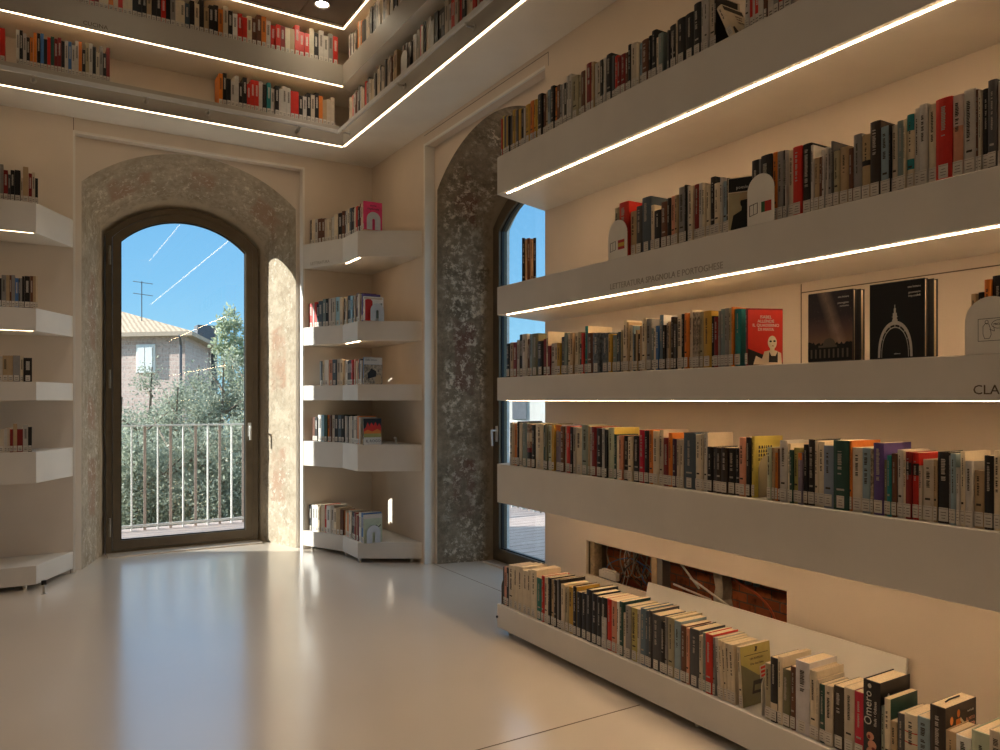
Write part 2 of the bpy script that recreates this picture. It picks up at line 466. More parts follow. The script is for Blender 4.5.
# ------------------------------------------------------------------ glazed doors
def glazed_door(name, u0, u1, zs, za, d, put, hinge_first):
    def ring(mb, a, b, da, db, mi=0, z0=0.0):
        P = arch(u0, u1, zs, za, 28, a, 8); Q = arch(u0, u1, zs, za, 28, b, 8)
        P[0] = (P[0][0], z0); P[-1] = (P[-1][0], z0); Q[0] = (Q[0][0], z0); Q[-1] = (Q[-1][0], z0)
        n = len(P)
        vs = [put(u, z, da) for u, z in P] + [put(u, z, da) for u, z in Q] + [put(u, z, db) for u, z in P] + [put(u, z, db) for u, z in Q]
        for i in range(n-1):
            mb.add([vs[k] for k in (i, i+1, n+i+1, n+i)], [(0, 1, 2, 3)], mi)
            mb.add([vs[k] for k in (2*n+i, 3*n+i, 3*n+i+1, 2*n+i+1)], [(0, 1, 2, 3)], mi)
            mb.add([vs[k] for k in (n+i, n+i+1, 3*n+i+1, 3*n+i)], [(0, 1, 2, 3)], mi)
            mb.add([vs[k] for k in (i, 2*n+i, 2*n+i+1, i+1)], [(0, 1, 2, 3)], mi)
    def bar(mb, a, b, z0, z1, da, db, mi=0):
        p, q = put(a, z0, da), put(b, z1, db)
        mb.box(min(p[0], q[0]), max(p[0], q[0]), min(p[1], q[1]), max(p[1], q[1]), z0, z1, mi)
    fr = MB()
    ring(fr, .0, .046, d, d+.085, 0, .03)
    bar(fr, u0, u1, 0, .03, d, d+.085)
    root = struct(fr.build(name, M_frame))
    lf = MB()
    ring(lf, .050, .108, d-.012, d+.06, 0, .108); bar(lf, u0+.05, u1-.05, .035, .108, d-.012, d+.06)
    lo = lf.build('leaf_frame', M_frame, root)
    gs = MB()
    ring(gs, .108, .116, d+.008, d+.03, 0, .116); bar(gs, u0+.108, u1-.108, .108, .116, d+.008, d+.03)
    gs.build('gasket', M_gasket, lo)
    g = MB(); P = arch(u0, u1, zs, za, 28, .112, 8); P[0] = (P[0][0], .112); P[-1] = (P[-1][0], .112)
    n = len(P)
    for dd in (d+.018, d+.026):
        vs = [put(u, z, dd) for u, z in P]
        for i in range(n//2):
            if i+1 < n-2-i+0: g.add([vs[i], vs[i+1], vs[n-2-i], vs[n-1-i]], [(0, 1, 2, 3)] if dd < d+.02 else [(3, 2, 1, 0)])
    g.build('pane', M_glass, root)
    uh = u1-.078 if hinge_first else u1-.078
    h = MB()
    bar(h, uh-.014, uh+.014, .93, 1.05, d-.018, d-.012)
    a, b = put(uh, 1.015, d-.018), put(uh, 1.015, d-.06)
    h.tube([a, b], .008, 10)
    h.tube([put(uh, 1.02, d-.06), put(uh-.004, .99, d-.062), put(uh-.004, .90, d-.058)], .009, 10)
    h.build('handle', M_white_metal, root)
    for zc in (.22, 1.42, 2.42):
        x = MB(); x.tube([put(u0+.03, zc-.075, d-.012), put(u0+.03, zc+.075, d-.012)], .009, 10); x.tube([put(u0+.03, zc-.03, d-.012), put(u0+.03, zc+.03, d-.012)], .0105, 10)
        x.build('hinge', M_hinge if hinge_first else M_frame, root)
    return root
d1 = glazed_door('door_1', .496, 1.702, 2.585, 2.86, YD, putA, True)
d2 = glazed_door('door_2', 3.870, 5.070, 2.585, 2.86, XD, putB, False)
t_ = MB(); t_.box(.50, 1.70, YD-.16, YD-.001, 0, .012); struct(t_.build('trim_4', M_floor))
t_ = MB(); t_.box(XD-.10, XD-.001, 3.9, 5.06, 0, .012); struct(t_.build('trim_5', M_floor))

# ------------------------------------------------------------------ shelves
LEDX0, LEDX1 = XF+.024, XF+.033
def strip(mb, x0, x1, y0, y1, z): mb.box(x0, x1, y0, y1, z-.0025, z+.001)
SHELF_WORD = {'S1': 'top', 'S2': 'second', 'S3': 'third', 'S4': 'fourth', 'S5': 'lowest'}
YE = 3.482
for k, (z0, z1) in SH.items():
    lab = {'S1': 'topmost long pale grey shelf with glowing strip on the long wall',
           'S2': 'second long shelf on the long wall, lettered with a Spanish and Portuguese heading',
           'S3': 'third long shelf, at eye level, carrying two dark face-out books',
           'S4': 'fourth long shelf, above the open hole in the wall',
           'S5': 'lowest long shelf standing just above the floor, under the wall hole'}[k]
    t = thing('wall_shelf', (XF, YE, z0), lab, 'shelf', 'long shelves on the long wall')
    b = MB(); b.prism([(0, 0), (0, -5.0), (XB-XF-.001, -5.0), (XB-XF-.001, .155)], 0, z1-z0)
    b.build('shelf_board', M_shelf, t, bevel=.002)
    if k != 'S5':
        s = MB(); s.box(LEDX0-XF, LEDX1-XF, -4.9, -.06, -.0007 if k == 'S3' else -.0025, .001); s.build('light_strip', M_led, t)
    if k == 'S2':
        text('lettering', 'LETTERATURA SPAGNOLA E PORTOGHESE', .0355, M_silver, t, (-.0006, 2.545-YE, 1.7255-z0), (PI/2, 0, -PI/2), sx=.92)
    if k == 'S3':
        text('lettering', 'CLASSICI', .0355, M_ltr, t, (-.0006, 1.060-YE, 1.2650-z0), (PI/2, 0, -PI/2))
    if k == 'S5':
        for yy in (-.06, -1.4, -2.8, -4.2):
            q = MB(); q.tube([(.05, yy, -.033), (.05, yy, .0)], .014, 10); q.build('foot', M_steel, t)
        q = MB(); q.tube([(-.006, -.004, .055), (.004, -.004, .055)], .007, 10); q.build('stop_button', M_black, t)

t = thing('corner_bookcase', (XB, YA, 0), 'tall white built-in corner bookcase of five shelves between the two arches', 'bookcase')
for k, (z0, z1) in SH.items():
    b = MB()
    P = [(1.925, YA-.001), (XF, YF), (XF, 5.54), (XB-.001, 5.28), (XB-.001, YA-.001)]
    b.prism([(x-XB, y-YA) for x, y in P], z0, z1)
    so = b.build('shelf', M_shelf, t, bevel=.002)
    if k in ('S1', 'S2'):
        s = MB(); strip(s, LEDX0-XB, LEDX1-XB, 5.57-YA, 5.86-YA, z0); s.build('light_strip', M_led, so)
    if k == 'S1':
        ang = math.atan2(YF-6.289, XF-1.925)
        text('lettering', 'LETTERATURA', .034, M_silver, so, (1.962-XB-.0008, 6.205-YA-.0008, z0+.02), (PI/2, 0, ang))
    if k == 'S5':
        for x, y in ((1.98, 6.2), (2.15, 5.86), (2.15, 5.57), (2.49, 5.36)):
            q = MB(); q.tube([(x-XB, y-YA, 0), (x-XB, y-YA, z0)], .014, 10); q.build('foot', M_steel, so)

t = thing('side_bookcase', (NA0, YA, 0), 'pale built-in bookcase of five shelves beside the first arch', 'bookcase')
for k, (z0, z1) in SH.items():
    b = MB()
    P = [(NA0-.012, YA-.001), (-2.6, YA-.001), (-2.6, YF), (.016, YF)]
    b.prism([(x-NA0, y-YA) for x, y in P], z0, z1)
    so = b.build('shelf', M_shelf, t, bevel=.002)
    if k in ('S1', 'S2'):
        s = MB(); s.box(-2.5-NA0, -.0-NA0, YF+.004-YA, YF+.012-YA, z0-.0015, z0+.001); s.build('light_strip', M_led_up, so)
    if k == 'S5':
        for x in (-.05, -1.2, -2.4):
            q = MB(); q.tube([(x-NA0, YF+.06-YA, 0), (x-NA0, YF+.06-YA, z0)], .014, 10); q.build('foot', M_steel, so)

# upper gallery shelves
def gallery(label, z0, z1, wallA, led, word=None):
    t = thing('gallery_shelf', (XF, YF, z0), label, 'shelf', 'gallery shelves under the ceiling')
    b = MB()
    if wallA: b.prism([(0, 0), (XB-XF-.001, YA-YF-.001), (XW-XF, YA-YF-.001), (XW-XF, 0)], 0, z1-z0)
    else: b.prism([(0, 0), (0, YS-YF+.001), (XB-XF-.001, YS-YF+.001), (XB-XF-.001, YA-YF-.001)], 0, z1-z0)
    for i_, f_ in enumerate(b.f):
        if all(b.v[q_][2] == 0 for q_ in f_): b.m[i_] = 1  # underside of the same board, coloured lighter in place of bounced daylight
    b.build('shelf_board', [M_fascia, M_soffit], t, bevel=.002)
    if led:
        s = MB()
        if wallA: s.box(XW-XF, .002, .004, .018, -.0025, .001)
        else: s.box(.004, .018, YS-YF, -.004, -.0025, .001)
        s.build('light_strip', M_led_up, t)
    if word:
        text('lettering', word, .04, M_ltr, t, (.285-XF, -.0006, .022), (PI/2, 0, 0))
    return t
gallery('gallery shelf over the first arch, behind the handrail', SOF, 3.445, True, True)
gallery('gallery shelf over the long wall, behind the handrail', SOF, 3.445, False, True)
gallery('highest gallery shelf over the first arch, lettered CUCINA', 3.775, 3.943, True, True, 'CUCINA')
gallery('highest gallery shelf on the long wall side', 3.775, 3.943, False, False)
t = thing('handrail', (XF, YF, 3.38), 'pale metal handrail running round the gallery shelf edge', 'handrail')
r = MB(); r.box(XW-XF, -.045, -.062, -.045, -.016, .016); r.build('rail', M_white_metal, t, bevel=.004)
r = MB(); r.box(-.062, -.045, YS-YF, -.045, -.016, .016); r.build('rail', M_white_metal, t, bevel=.004)
for x in (-.9, .0, .674, 1.088, 1.75):
    q = MB(); q.tube([(x-XF, -.001, -.03), (x-XF, -.05, -.03), (x-XF, -.054, -.014)], .008, 8); q.tube([(x-XF, -.001, -.03), (x-XF, -.006, -.03)], .02, 12); q.build('bracket', M_steel, t)
for y in (5.72, 4.67, 3.73, 2.8):
    q = MB(); q.tube([(-.001, y-YF, -.03), (-.05, y-YF, -.03), (-.054, y-YF, -.014)], .008, 8); q.tube([(-.001, y-YF, -.03), (-.006, y-YF, -.03)], .02, 12); q.build('bracket', M_steel, t)

# ------------------------------------------------------------------ ceiling spots
def ceiling_spot(x, y, label, watts=None):
    t = thing('ceiling_spotlight', (x, y, CEIL), label, 'light', 'round spotlights in the ceiling')
    r = MB()
    seg = 20
    for k in range(seg):
        a, b2 = 2*PI*k/seg, 2*PI*(k+1)/seg
        ca, sa, cb, sb = math.cos(a), math.sin(a), math.cos(b2), math.sin(b2)
        r.add([(ca*.045, sa*.045, -.002), (cb*.045, sb*.045, -.002), (cb*.06, sb*.06, -.010), (ca*.06, sa*.06, -.010)], [(0, 1, 2, 3)])
        r.add([(ca*.06, sa*.06, -.010), (cb*.06, sb*.06, -.010), (cb*.06, sb*.06, 0), (ca*.06, sa*.06, 0)], [(0, 1, 2, 3)])
    r.build('trim_ring', M_steel, t)
    r = MB(); r.add([(math.cos(2*PI*k/seg)*.045, math.sin(2*PI*k/seg)*.045, -.003) for k in range(seg)], [tuple(range(seg-1, -1, -1))])
    r.build('lens', M_spot, t)
    ld = bpy.data.lights.new('spot_lamp', 'SPOT'); ld.energy = watts or SPOT_W; ld.spot_size = math.radians(66); ld.spot_blend = .7
    ld.color = (1.0, .845, .71); ld.shadow_soft_size = .05
    lo = bpy.data.objects.new('spot_lamp', ld); COL.objects.link(lo); lo.parent = t; lo.location = (0, 0, -.03)
ceiling_spot(1.87, 5.63, 'glowing round ceiling spotlight near the corner of the gallery', 11)
for x, y in ((.2, 2.8), (-1.9, 2.8), (.2, .8), (-1.9, .8), (.5, 5.1), (-2.4, 4.7), (.2, -1.4), (-1.9, -1.4)):
    ceiling_spot(x, y, 'round spotlight in the ceiling over the middle of the room')

# ------------------------------------------------------------------ books
ROWS = {
 'S1': '3.465 0.0104 0.205 r 0 0;3.4513 0.0154 0.217 y 0 0;3.4316 0.0223 0.21 dg 0 0;3.411 0.0172 0.204 m 0 0;3.3941 0.015 0.198 k 0 0;3.3734 0.0247 0.197 dg 0 0;3.35 0.0206 0.216 m 0 0;3.3321 0.0137 0.21 t 0 0;3.3152 0.0184 0.205 dg 0 0;3.2947 0.021 0.203 m 0 0;3.2688 0.0292 0.195 k 0 1;3.2459 0.015 0.192 lg 0 0;3.2183 0.0387 0.201 m 0 1;3.1827 0.0308 0.207 o 0 1;3.1535 0.026 0.204 m 0 1;3.1335 0.0125 0.2 y 0 0;3.1072 0.0385 0.216 k 0 1;3.0747 0.025 0.203 br 0 1;3.049 0.0247 0.206 t 0 1;3.0257 0.0202 0.208 bg 0 0;3.0007 0.0283 0.218 k 0 1;2.9738 0.0238 0.204 o 0 1;2.9513 0.0195 0.206 br 0 0;2.9291 0.0233 0.198 g 0 1;2.909 0.0151 0.2 lg 0 0;2.8912 0.019 0.194 k 0 0;2.8731 0.0157 0.22 lg 0 0;2.8555 0.0178 0.223 lg 0 0;2.8233 0.0451 0.202 kh 0 1;2.7909 0.018 0.195 kh 0 0;2.7648 0.0326 0.204 br 0 1;2.7422 0.011 0.227 c 0 0;2.7174 0.037 0.222 dr 0 1;2.6889 0.0185 0.216 t 0 1;2.6703 0.0169 0.205 lg 0 0;2.6475 0.0272 0.203 be 0 1;2.6248 0.0165 0.201 k 0 0;2.6068 0.0177 0.203 lg 0 1;2.5796 0.0351 0.21 k 0 1;2.5533 0.0159 0.195 dg 0 0;2.5334 0.0223 0.185 r 0 1;2.5104 0.0221 0.17 dr 0 1;2.4844 0.0282 0.173 dr 0 1;2.4629 0.0132 0.171 br 0 0;2.4461 0.0188 0.198 k 0 1;2.417 0.0378 0.193 be 0 1;2.3901 0.0145 0.182 c 0 0;2.3748 0.0144 0.176 bg 0 0;2.3493 0.0352 0.18 br 0 1;2.3224 0.0169 0.185 k 0 1;2.299 0.0284 0.198 k 0 1;2.2786 0.0107 0.161 c 0 0;2.2586 0.0277 0.169 tg 0 1;2.2149 0.0075 0.163 dg 0 0;2.1907 0.0393 0.175 k 0 1;2.1674 0.0057 0.182 c 0 0;2.1442 0.0393 0.18 k 0 1;2.1007 0.0461 0.181 k 0 1;2.0595 0.0348 0.201 k 0 1;2.0342 0.0142 0.201 lg 0 1;2.0167 0.019 0.204 lg 0 1;1.9898 0.0333 0.195 be 0 1;1.9688 0.0069 0.186 k 0 0;1.8275 0.0212 0.15 lg 0 1;1.8088 0.0144 0.152 r 0 0;1.7958 0.01 0.142 lg 0 0;1.7818 0.0163 0.15 r 0 0;1.7627 0.0203 0.148 lg 0 0;1.7459 0.0117 0.147 br 0 0;1.7272 0.024 0.148 lg 0 0;1.7046 0.0195 0.147 g 0 0;1.6844 0.0193 0.145 r 0 0;1.6547 0.0386 0.143 g 0 0',
 'S2': '2.5308 0.0302 0.224 kh 0 1;2.4846 0.0604 0.238 r 0 1;2.4233 0.0379 0.186 t 0 1;2.3868 0.0335 0.199 dg 0 1;2.3431 0.0524 0.227 sl 0 1;2.3063 0.0197 0.186 c 0 1;2.2759 0.0395 0.159 k 0 1;2.2388 0.033 0.183 br 0 1;2.2122 0.0186 0.193 k 0 1;2.1901 0.0239 0.196 sa 0 1;2.1683 0.0182 0.195 t 0 1;2.1415 0.0339 0.22 g 0 1;2.1189 0.0097 0.222 k 0 1;2.1084 0.0097 0.216 lg 0 0;2.0928 0.0199 0.212 c 0 1;2.0683 0.0273 0.214 dr 0 1;2.0455 0.0168 0.212 lg 0 1;2.0292 0.0142 0.208 c 0 1;2.0118 0.019 0.196 c 0 1;1.9897 0.0236 0.222 k 0 1;1.9643 0.0256 0.192 c 0 1;1.9452 0.0111 0.209 lg 0 1;1.9287 0.0203 0.191 bg 0 1;1.9123 0.0108 0.197 k 0 1;1.7883 0.0336 0.229 k 0 1;1.7675 0.0064 0.227 g 0 0;1.7414 0.0442 0.234 k 0 1;1.7091 0.0188 0.235 o 0 1;1.6879 0.0221 0.232 g 0 1;1.67 0.0119 0.231 k 0 1;1.6611 0.0043 0.228 lg 0 0;1.6468 0.0227 0.224 be 0 1;1.6178 0.0337 0.228 r 0 1;1.5836 0.0329 0.228 k 0 1;1.5612 0.0103 0.216 lg 0 1;1.5465 0.0175 0.171 t 0 1;1.5311 0.0119 0.17 br 0 1;1.5203 0.0082 0.189 lg 0 1;1.5104 0.0099 0.196 lg 0 1;1.4989 0.0116 0.189 g 0 1;1.4892 0.0062 0.208 dg 0 1;1.4753 0.02 0.173 kh 0 1;1.4504 0.0282 0.179 t 0 1;1.4283 0.0143 0.169 br 0 1;1.4067 0.0273 0.206 g 0 1;1.3789 0.0267 0.197 m2 0 1;1.3485 0.0324 0.227 kb 0 1;1.318 0.027 0.203 bg 0 1;1.3015 0.0044 0.201 k 0 1;1.2893 0.0183 0.198 be 0 1;1.2694 0.0201 0.204 tg 0 1;1.256 0.0051 0.204 c 0 1;1.2421 0.0211 0.214 c2 0 1;1.2233 0.015 0.226 lg 0 1;1.2033 0.0232 0.23 lg 0 1;1.1795 0.0228 0.223 c 0 1;1.1454 0.0438 0.227 r 0 1;1.1094 0.0267 0.224 pw 0 1;1.0803 0.0299 0.23 lg 0 1;1.0618 0.0055 0.223 br 0 1;1.0536 0.0092 0.218 be 0 1;1.0406 0.0153 0.218 k 0 1;1.0216 0.0211 0.233 dg 0 1;0.9963 0.0278 0.226 lg 0 1',
 'S3': '3.4086 0.0401 0.179 k 0 1;3.3671 0.0413 0.182 t 0 1;3.3316 0.0281 0.179 dr 0 0;3.3052 0.023 0.191 lg 0 0;3.2806 0.0247 0.217 k 0 0;3.2446 0.0456 0.217 lg 0 1;3.2122 0.0175 0.189 br 0 0;3.194 0.0174 0.213 bg 0 0;3.1559 0.0572 0.213 ol 0 1;3.1008 0.0515 0.172 k 0 1;3.0639 0.0206 0.179 dr 0 0;3.0456 0.0145 0.215 c 0 0;3.0287 0.0177 0.143 dr 0 0;3.0007 0.0366 0.153 lg 0 1;2.9697 0.0238 0.154 be 0 0;2.9452 0.0235 0.152 m 0 0;2.9171 0.0312 0.179 sl 0 1;2.8912 0.019 0.196 tg 0 0;2.8676 0.0265 0.189 c 0 1;2.8443 0.0185 0.192 t 0 0;2.8175 0.0335 0.19 c 0 1;2.7917 0.0165 0.193 kh 0 0;2.7766 0.0119 0.137 k 0 0;2.7629 0.0141 0.186 r 0 0;2.7437 0.0227 0.216 te!c 0 1;2.7109 0.0412 0.182 br 0 1;2.6645 0.0501 0.179 mb 0 1;2.6105 0.0563 0.175 mb 0 1;2.5701 0.0228 0.167 m 0 1;2.5433 0.0291 0.161 tg 0 1;2.5235 0.0091 0.168 k 0 0;2.5087 0.0188 0.171 sl 0 1;2.4941 0.0089 0.179 kh 0 0;2.4748 0.0281 0.218 c 0 1;2.4524 0.015 0.209 t 0 1;2.4351 0.018 0.195 c 0 1;2.421 0.0085 0.19 bg 0 0;2.4101 0.0116 0.155 k 0 0;2.3993 0.0084 0.171 t 0 0;2.3877 0.0133 0.154 k 0 0;2.3739 0.0126 0.186 t 0 0;2.3552 0.0233 0.217 c 0 1;2.3284 0.0288 0.211 g 0 1;2.3077 0.0109 0.172 tg 0 0;2.2917 0.0195 0.171 c 0 1;2.2743 0.0136 0.178 bl 0 0;2.2557 0.022 0.22 bs!w 0 1;2.2373 0.0133 0.178 k 0 0;2.2233 0.0132 0.185 g 0 1;2.2088 0.0142 0.188 t 0 1;2.1923 0.0173 0.206 kb 0 1;2.1772 0.0112 0.177 dg 0 0;2.1556 0.0304 0.212 c 0 1;2.1334 0.0125 0.212 k 0 1;2.1163 0.0202 0.214 o 0 1;2.0979 0.0148 0.224 c 0 1;2.0786 0.0223 0.215 mo 0 1;2.0581 0.017 0.212 mo 0 1;2.0404 0.0168 0.211 kh 0 1;2.0119 0.0387 0.212 m 0 1;1.9872 0.0089 0.191 k 0 0;1.9715 0.0209 0.186 dr 0 1;1.9547 0.0111 0.206 g 0 1;1.9393 0.0181 0.212 tg 0 1;1.9205 0.0179 0.213 g 0 1;1.9031 0.0154 0.212 kh 0 1;1.8899 0.0093 0.214 o 0 1;1.8706 0.0277 0.205 te 0 1;1.0668 0.0131 0.163 t 0 1;1.0511 0.0167 0.166 k 0 1;1.0338 0.0164 0.197 o 0 1;1.0095 0.0305 0.205 k 0 1',
 'S4': '3.3808 0.0337 0.221 be 0 1;3.3539 0.0187 0.216 t 0 0;3.333 0.0214 0.217 o 0 0;3.309 0.025 0.231 k 0 1;3.2843 0.0228 0.223 c 0 0;3.2493 0.0457 0.224 tg 0 1;3.2046 0.0421 0.22 mr 0 1;3.1661 0.0333 0.216 k 0 1;3.1162 0.065 0.223 c 0 1;3.0704 0.025 0.219 gn 0 1;3.0481 0.0179 0.225 ol 0 0;3.0207 0.0353 0.218 lgn 0 1;2.9923 0.0199 0.221 m 0 0;2.9587 0.0457 0.222 pg 0 1;2.9203 0.0296 0.214 br 0 1;2.8991 0.0111 0.215 lg 0 0;2.8755 0.0345 0.218 r 0 1;2.8497 0.0155 0.216 k 0 0;2.8324 0.0176 0.212 lg 0 0;2.7986 0.0483 0.211 c 0 1;2.75 0.0472 0.228 gg 0 1;2.7199 0.0116 0.224 t 0 0;2.7072 0.0122 0.22 lg 0 0;2.6829 0.0349 0.221 dr 0 1;2.6457 0.0377 0.216 k 0 1;2.6144 0.0233 0.219 lg 0 1;2.5955 0.0129 0.211 k 0 0;2.5685 0.0396 0.222 lgn!y 0 1;2.5383 0.0191 0.193 gn 0 1;2.5202 0.0156 0.187 c 0 0;2.4999 0.0232 0.19 sa 0 1;2.471 0.0331 0.189 k 0 1;2.4383 0.0307 0.186 c 0 1;2.4034 0.0375 0.192 k 0 1;2.3691 0.0295 0.218 cr 0 1;2.3406 0.026 0.215 k 0 1;2.3136 0.0262 0.22 o 0 1;2.2836 0.0322 0.217 c 0 1;2.2557 0.022 0.222 be 0 1;2.2289 0.03 0.191 dr 0 1;2.2025 0.0213 0.212 o 0 1;2.1813 0.0194 0.189 dp 0 1;2.1623 0.017 0.186 be 0 1;2.1441 0.0179 0.187 be 0 1;2.1042 0.0603 0.216 sl 0 1;2.0589 0.0287 0.21 c 0 1;2.0379 0.0117 0.214 be 0 1;2.0212 0.0201 0.219 lg!c 0 1;1.9978 0.0252 0.168 k 0 1;1.9773 0.0142 0.169 dg 0 1;1.9557 0.0274 0.166 kb 0 1;1.9273 0.0278 0.168 kb 0 1;1.8971 0.031 0.166 k 0 1;1.871 0.0196 0.167 k 0 1;1.8474 0.026 0.209 sa 0 1;1.8246 0.0181 0.21 k 0 1;1.729 0.0153 0.18 lgn 0 1;1.7148 0.0115 0.179 t 0 1;1.703 0.0106 0.163 o 0 1;1.6939 0.0061 0.177 br 0 0;1.6755 0.0291 0.206 lg 0 1;1.6542 0.0118 0.196 c 0 1;1.6415 0.0121 0.176 gn 0 1;1.6244 0.0204 0.184 kh2 0 1;1.6062 0.0144 0.169 pg 0 1;1.5901 0.0161 0.196 k 0 1;1.5696 0.0233 0.214 k 0 1;1.5511 0.012 0.21 c 0 1;1.5333 0.022 0.208 c 0 1;1.5041 0.0347 0.197 sb 0 1;1.4594 0.0531 0.216 gn 0 1;1.4284 0.0073 0.216 o 0 1;1.4077 0.0326 0.196 cE 0 1;1.3773 0.0267 0.197 bg 0 1;1.3583 0.0097 0.195 mo 0 1;1.3368 0.0315 0.214 pu 0 1;1.315 0.0106 0.165 ol 0 1;1.3027 0.0123 0.179 te 0 1;1.288 0.0155 0.185 br 0 1;1.2708 0.0171 0.197 lg 0 1;1.2581 0.0069 0.195 c 0 1;1.2456 0.0165 0.193 db 0 1;1.2276 0.0179 0.191 rb 0 1;1.2131 0.0095 0.155 be 0 1;1.1929 0.0292 0.174 be 0 1;1.1725 0.01 0.175 t 0 1;1.1498 0.0339 0.198 k 0 1;1.1298 0.0045 0.189 g 0 1;1.1199 0.0137 0.195 bg 0 1;1.1074 0.0097 0.158 lg 0 1;1.0959 0.0116 0.202 c 0 1;1.0792 0.0202 0.178 lg 0 1;1.0562 0.0243 0.154 t 0 1;1.032 0.0225 0.195 k 0 1;1.0118 0.0161 0.209 c 0 1;0.9945 0.017 0.21 c 0 0',
 'S5': '3.4477 0.0144 0.201 dg 0 0;3.4291 0.0213 0.204 sa 0 0;3.409 0.0171 0.203 k 0 0;3.3745 0.0503 0.222 c 0 1;3.3297 0.0377 0.228 c 0 1;3.2868 0.0465 0.231 c 0 1;3.24 0.0455 0.219 c 0 1;3.2031 0.0266 0.231 c 0 1;3.1639 0.0503 0.239 c 0 1;3.1152 0.0457 0.206 te2 0 1;3.0803 0.0225 0.225 r 0 1;3.0533 0.0299 0.223 c 0 1;3.0266 0.0219 0.226 k 0 1;3.0019 0.0258 0.221 t 0 1;2.9771 0.0222 0.226 k 0 1;2.9574 0.0155 0.23 g 0 0;2.9411 0.0154 0.234 k 0 0;2.9183 0.0288 0.217 c 0 1;2.8892 0.0276 0.206 kh 0 1;2.8568 0.0357 0.216 m 0 1;2.8247 0.0268 0.225 k!m 0 1;2.7936 0.0339 0.206 k 0 1;2.7566 0.0384 0.209 k 0 1;2.7171 0.0391 0.234 k 0 1;2.6793 0.0348 0.224 k 0 1;2.644 0.0342 0.218 k 0 1;2.6093 0.0336 0.222 kw 0 1;2.5769 0.0296 0.222 r 0 1;2.5447 0.0331 0.223 sa 0 1;2.5179 0.0189 0.225 w 0 1;2.4954 0.0245 0.23 gn 0 1;2.4757 0.0133 0.187 c 0 0;2.4512 0.034 0.223 g 0 1;2.4143 0.0383 0.221 y2 0 1;2.3855 0.0175 0.224 lg 0 1;2.3613 0.0294 0.233 bs 0 1;2.3358 0.02 0.229 sl 0 1;2.3165 0.0169 0.234 dg 0 1;2.2837 0.0472 0.225 dg 0 1;2.2458 0.0269 0.206 k 0 1;2.2241 0.0149 0.232 g 0 1;2.1992 0.0334 0.234 kh 0 1;2.1651 0.0333 0.229 bg 0 1;2.1335 0.0284 0.219 br 0 1;2.1102 0.0165 0.215 sa 0 1;2.0767 0.049 0.22 dg 0 1;2.0429 0.0168 0.204 be 0 1;2.0264 0.0147 0.22 tg 0 1;2.0015 0.0336 0.221 r 0 1;1.9778 0.0123 0.214 g 0 1;1.9495 0.0149 0.218 lg 4 1;1.9346 0.0133 0.215 c 4 1;1.9209 0.0123 0.211 c 4 1;1.9045 0.0191 0.209 c 4 1;1.884 0.0202 0.211 c 4 1;1.7372 0.025 0.19 kh 0 1;1.71 0.0278 0.218 kc 0 1;1.6864 0.0177 0.228 c 0 1;1.662 0.0297 0.192 ol 0 1;1.6364 0.0198 0.209 br 0 1;1.6001 0.0512 0.237 wl 0 1;1.56 0.0276 0.219 c 0 1;1.5412 0.0083 0.196 be 0 1;1.5262 0.0201 0.185 gn 0 1;1.5011 0.0286 0.19 be 0 1;1.4693 0.0334 0.197 kb 0 1;1.4346 0.0343 0.202 be 0 1;1.4011 0.0311 0.201 cr 0 1;1.3241 0.0104 0.185 gg 0 1;1.309 0.0182 0.213 c!gn 0 1;1.2896 0.0189 0.153 t 0 1;1.2694 0.0201 0.183 dg 0 1;1.24 0.0371 0.191 crl 0 1;1.2035 0.0343 0.195 bg 0 1;1.1279 0.0272 0.184 t 0 1;1.0945 0.038 0.183 w 0 1;1.052 0.0454 0.21 lgn 0 1;1.0102 0.0366 0.228 be 0 1;0.9705 0.0411 0.222 br 0 0',
}
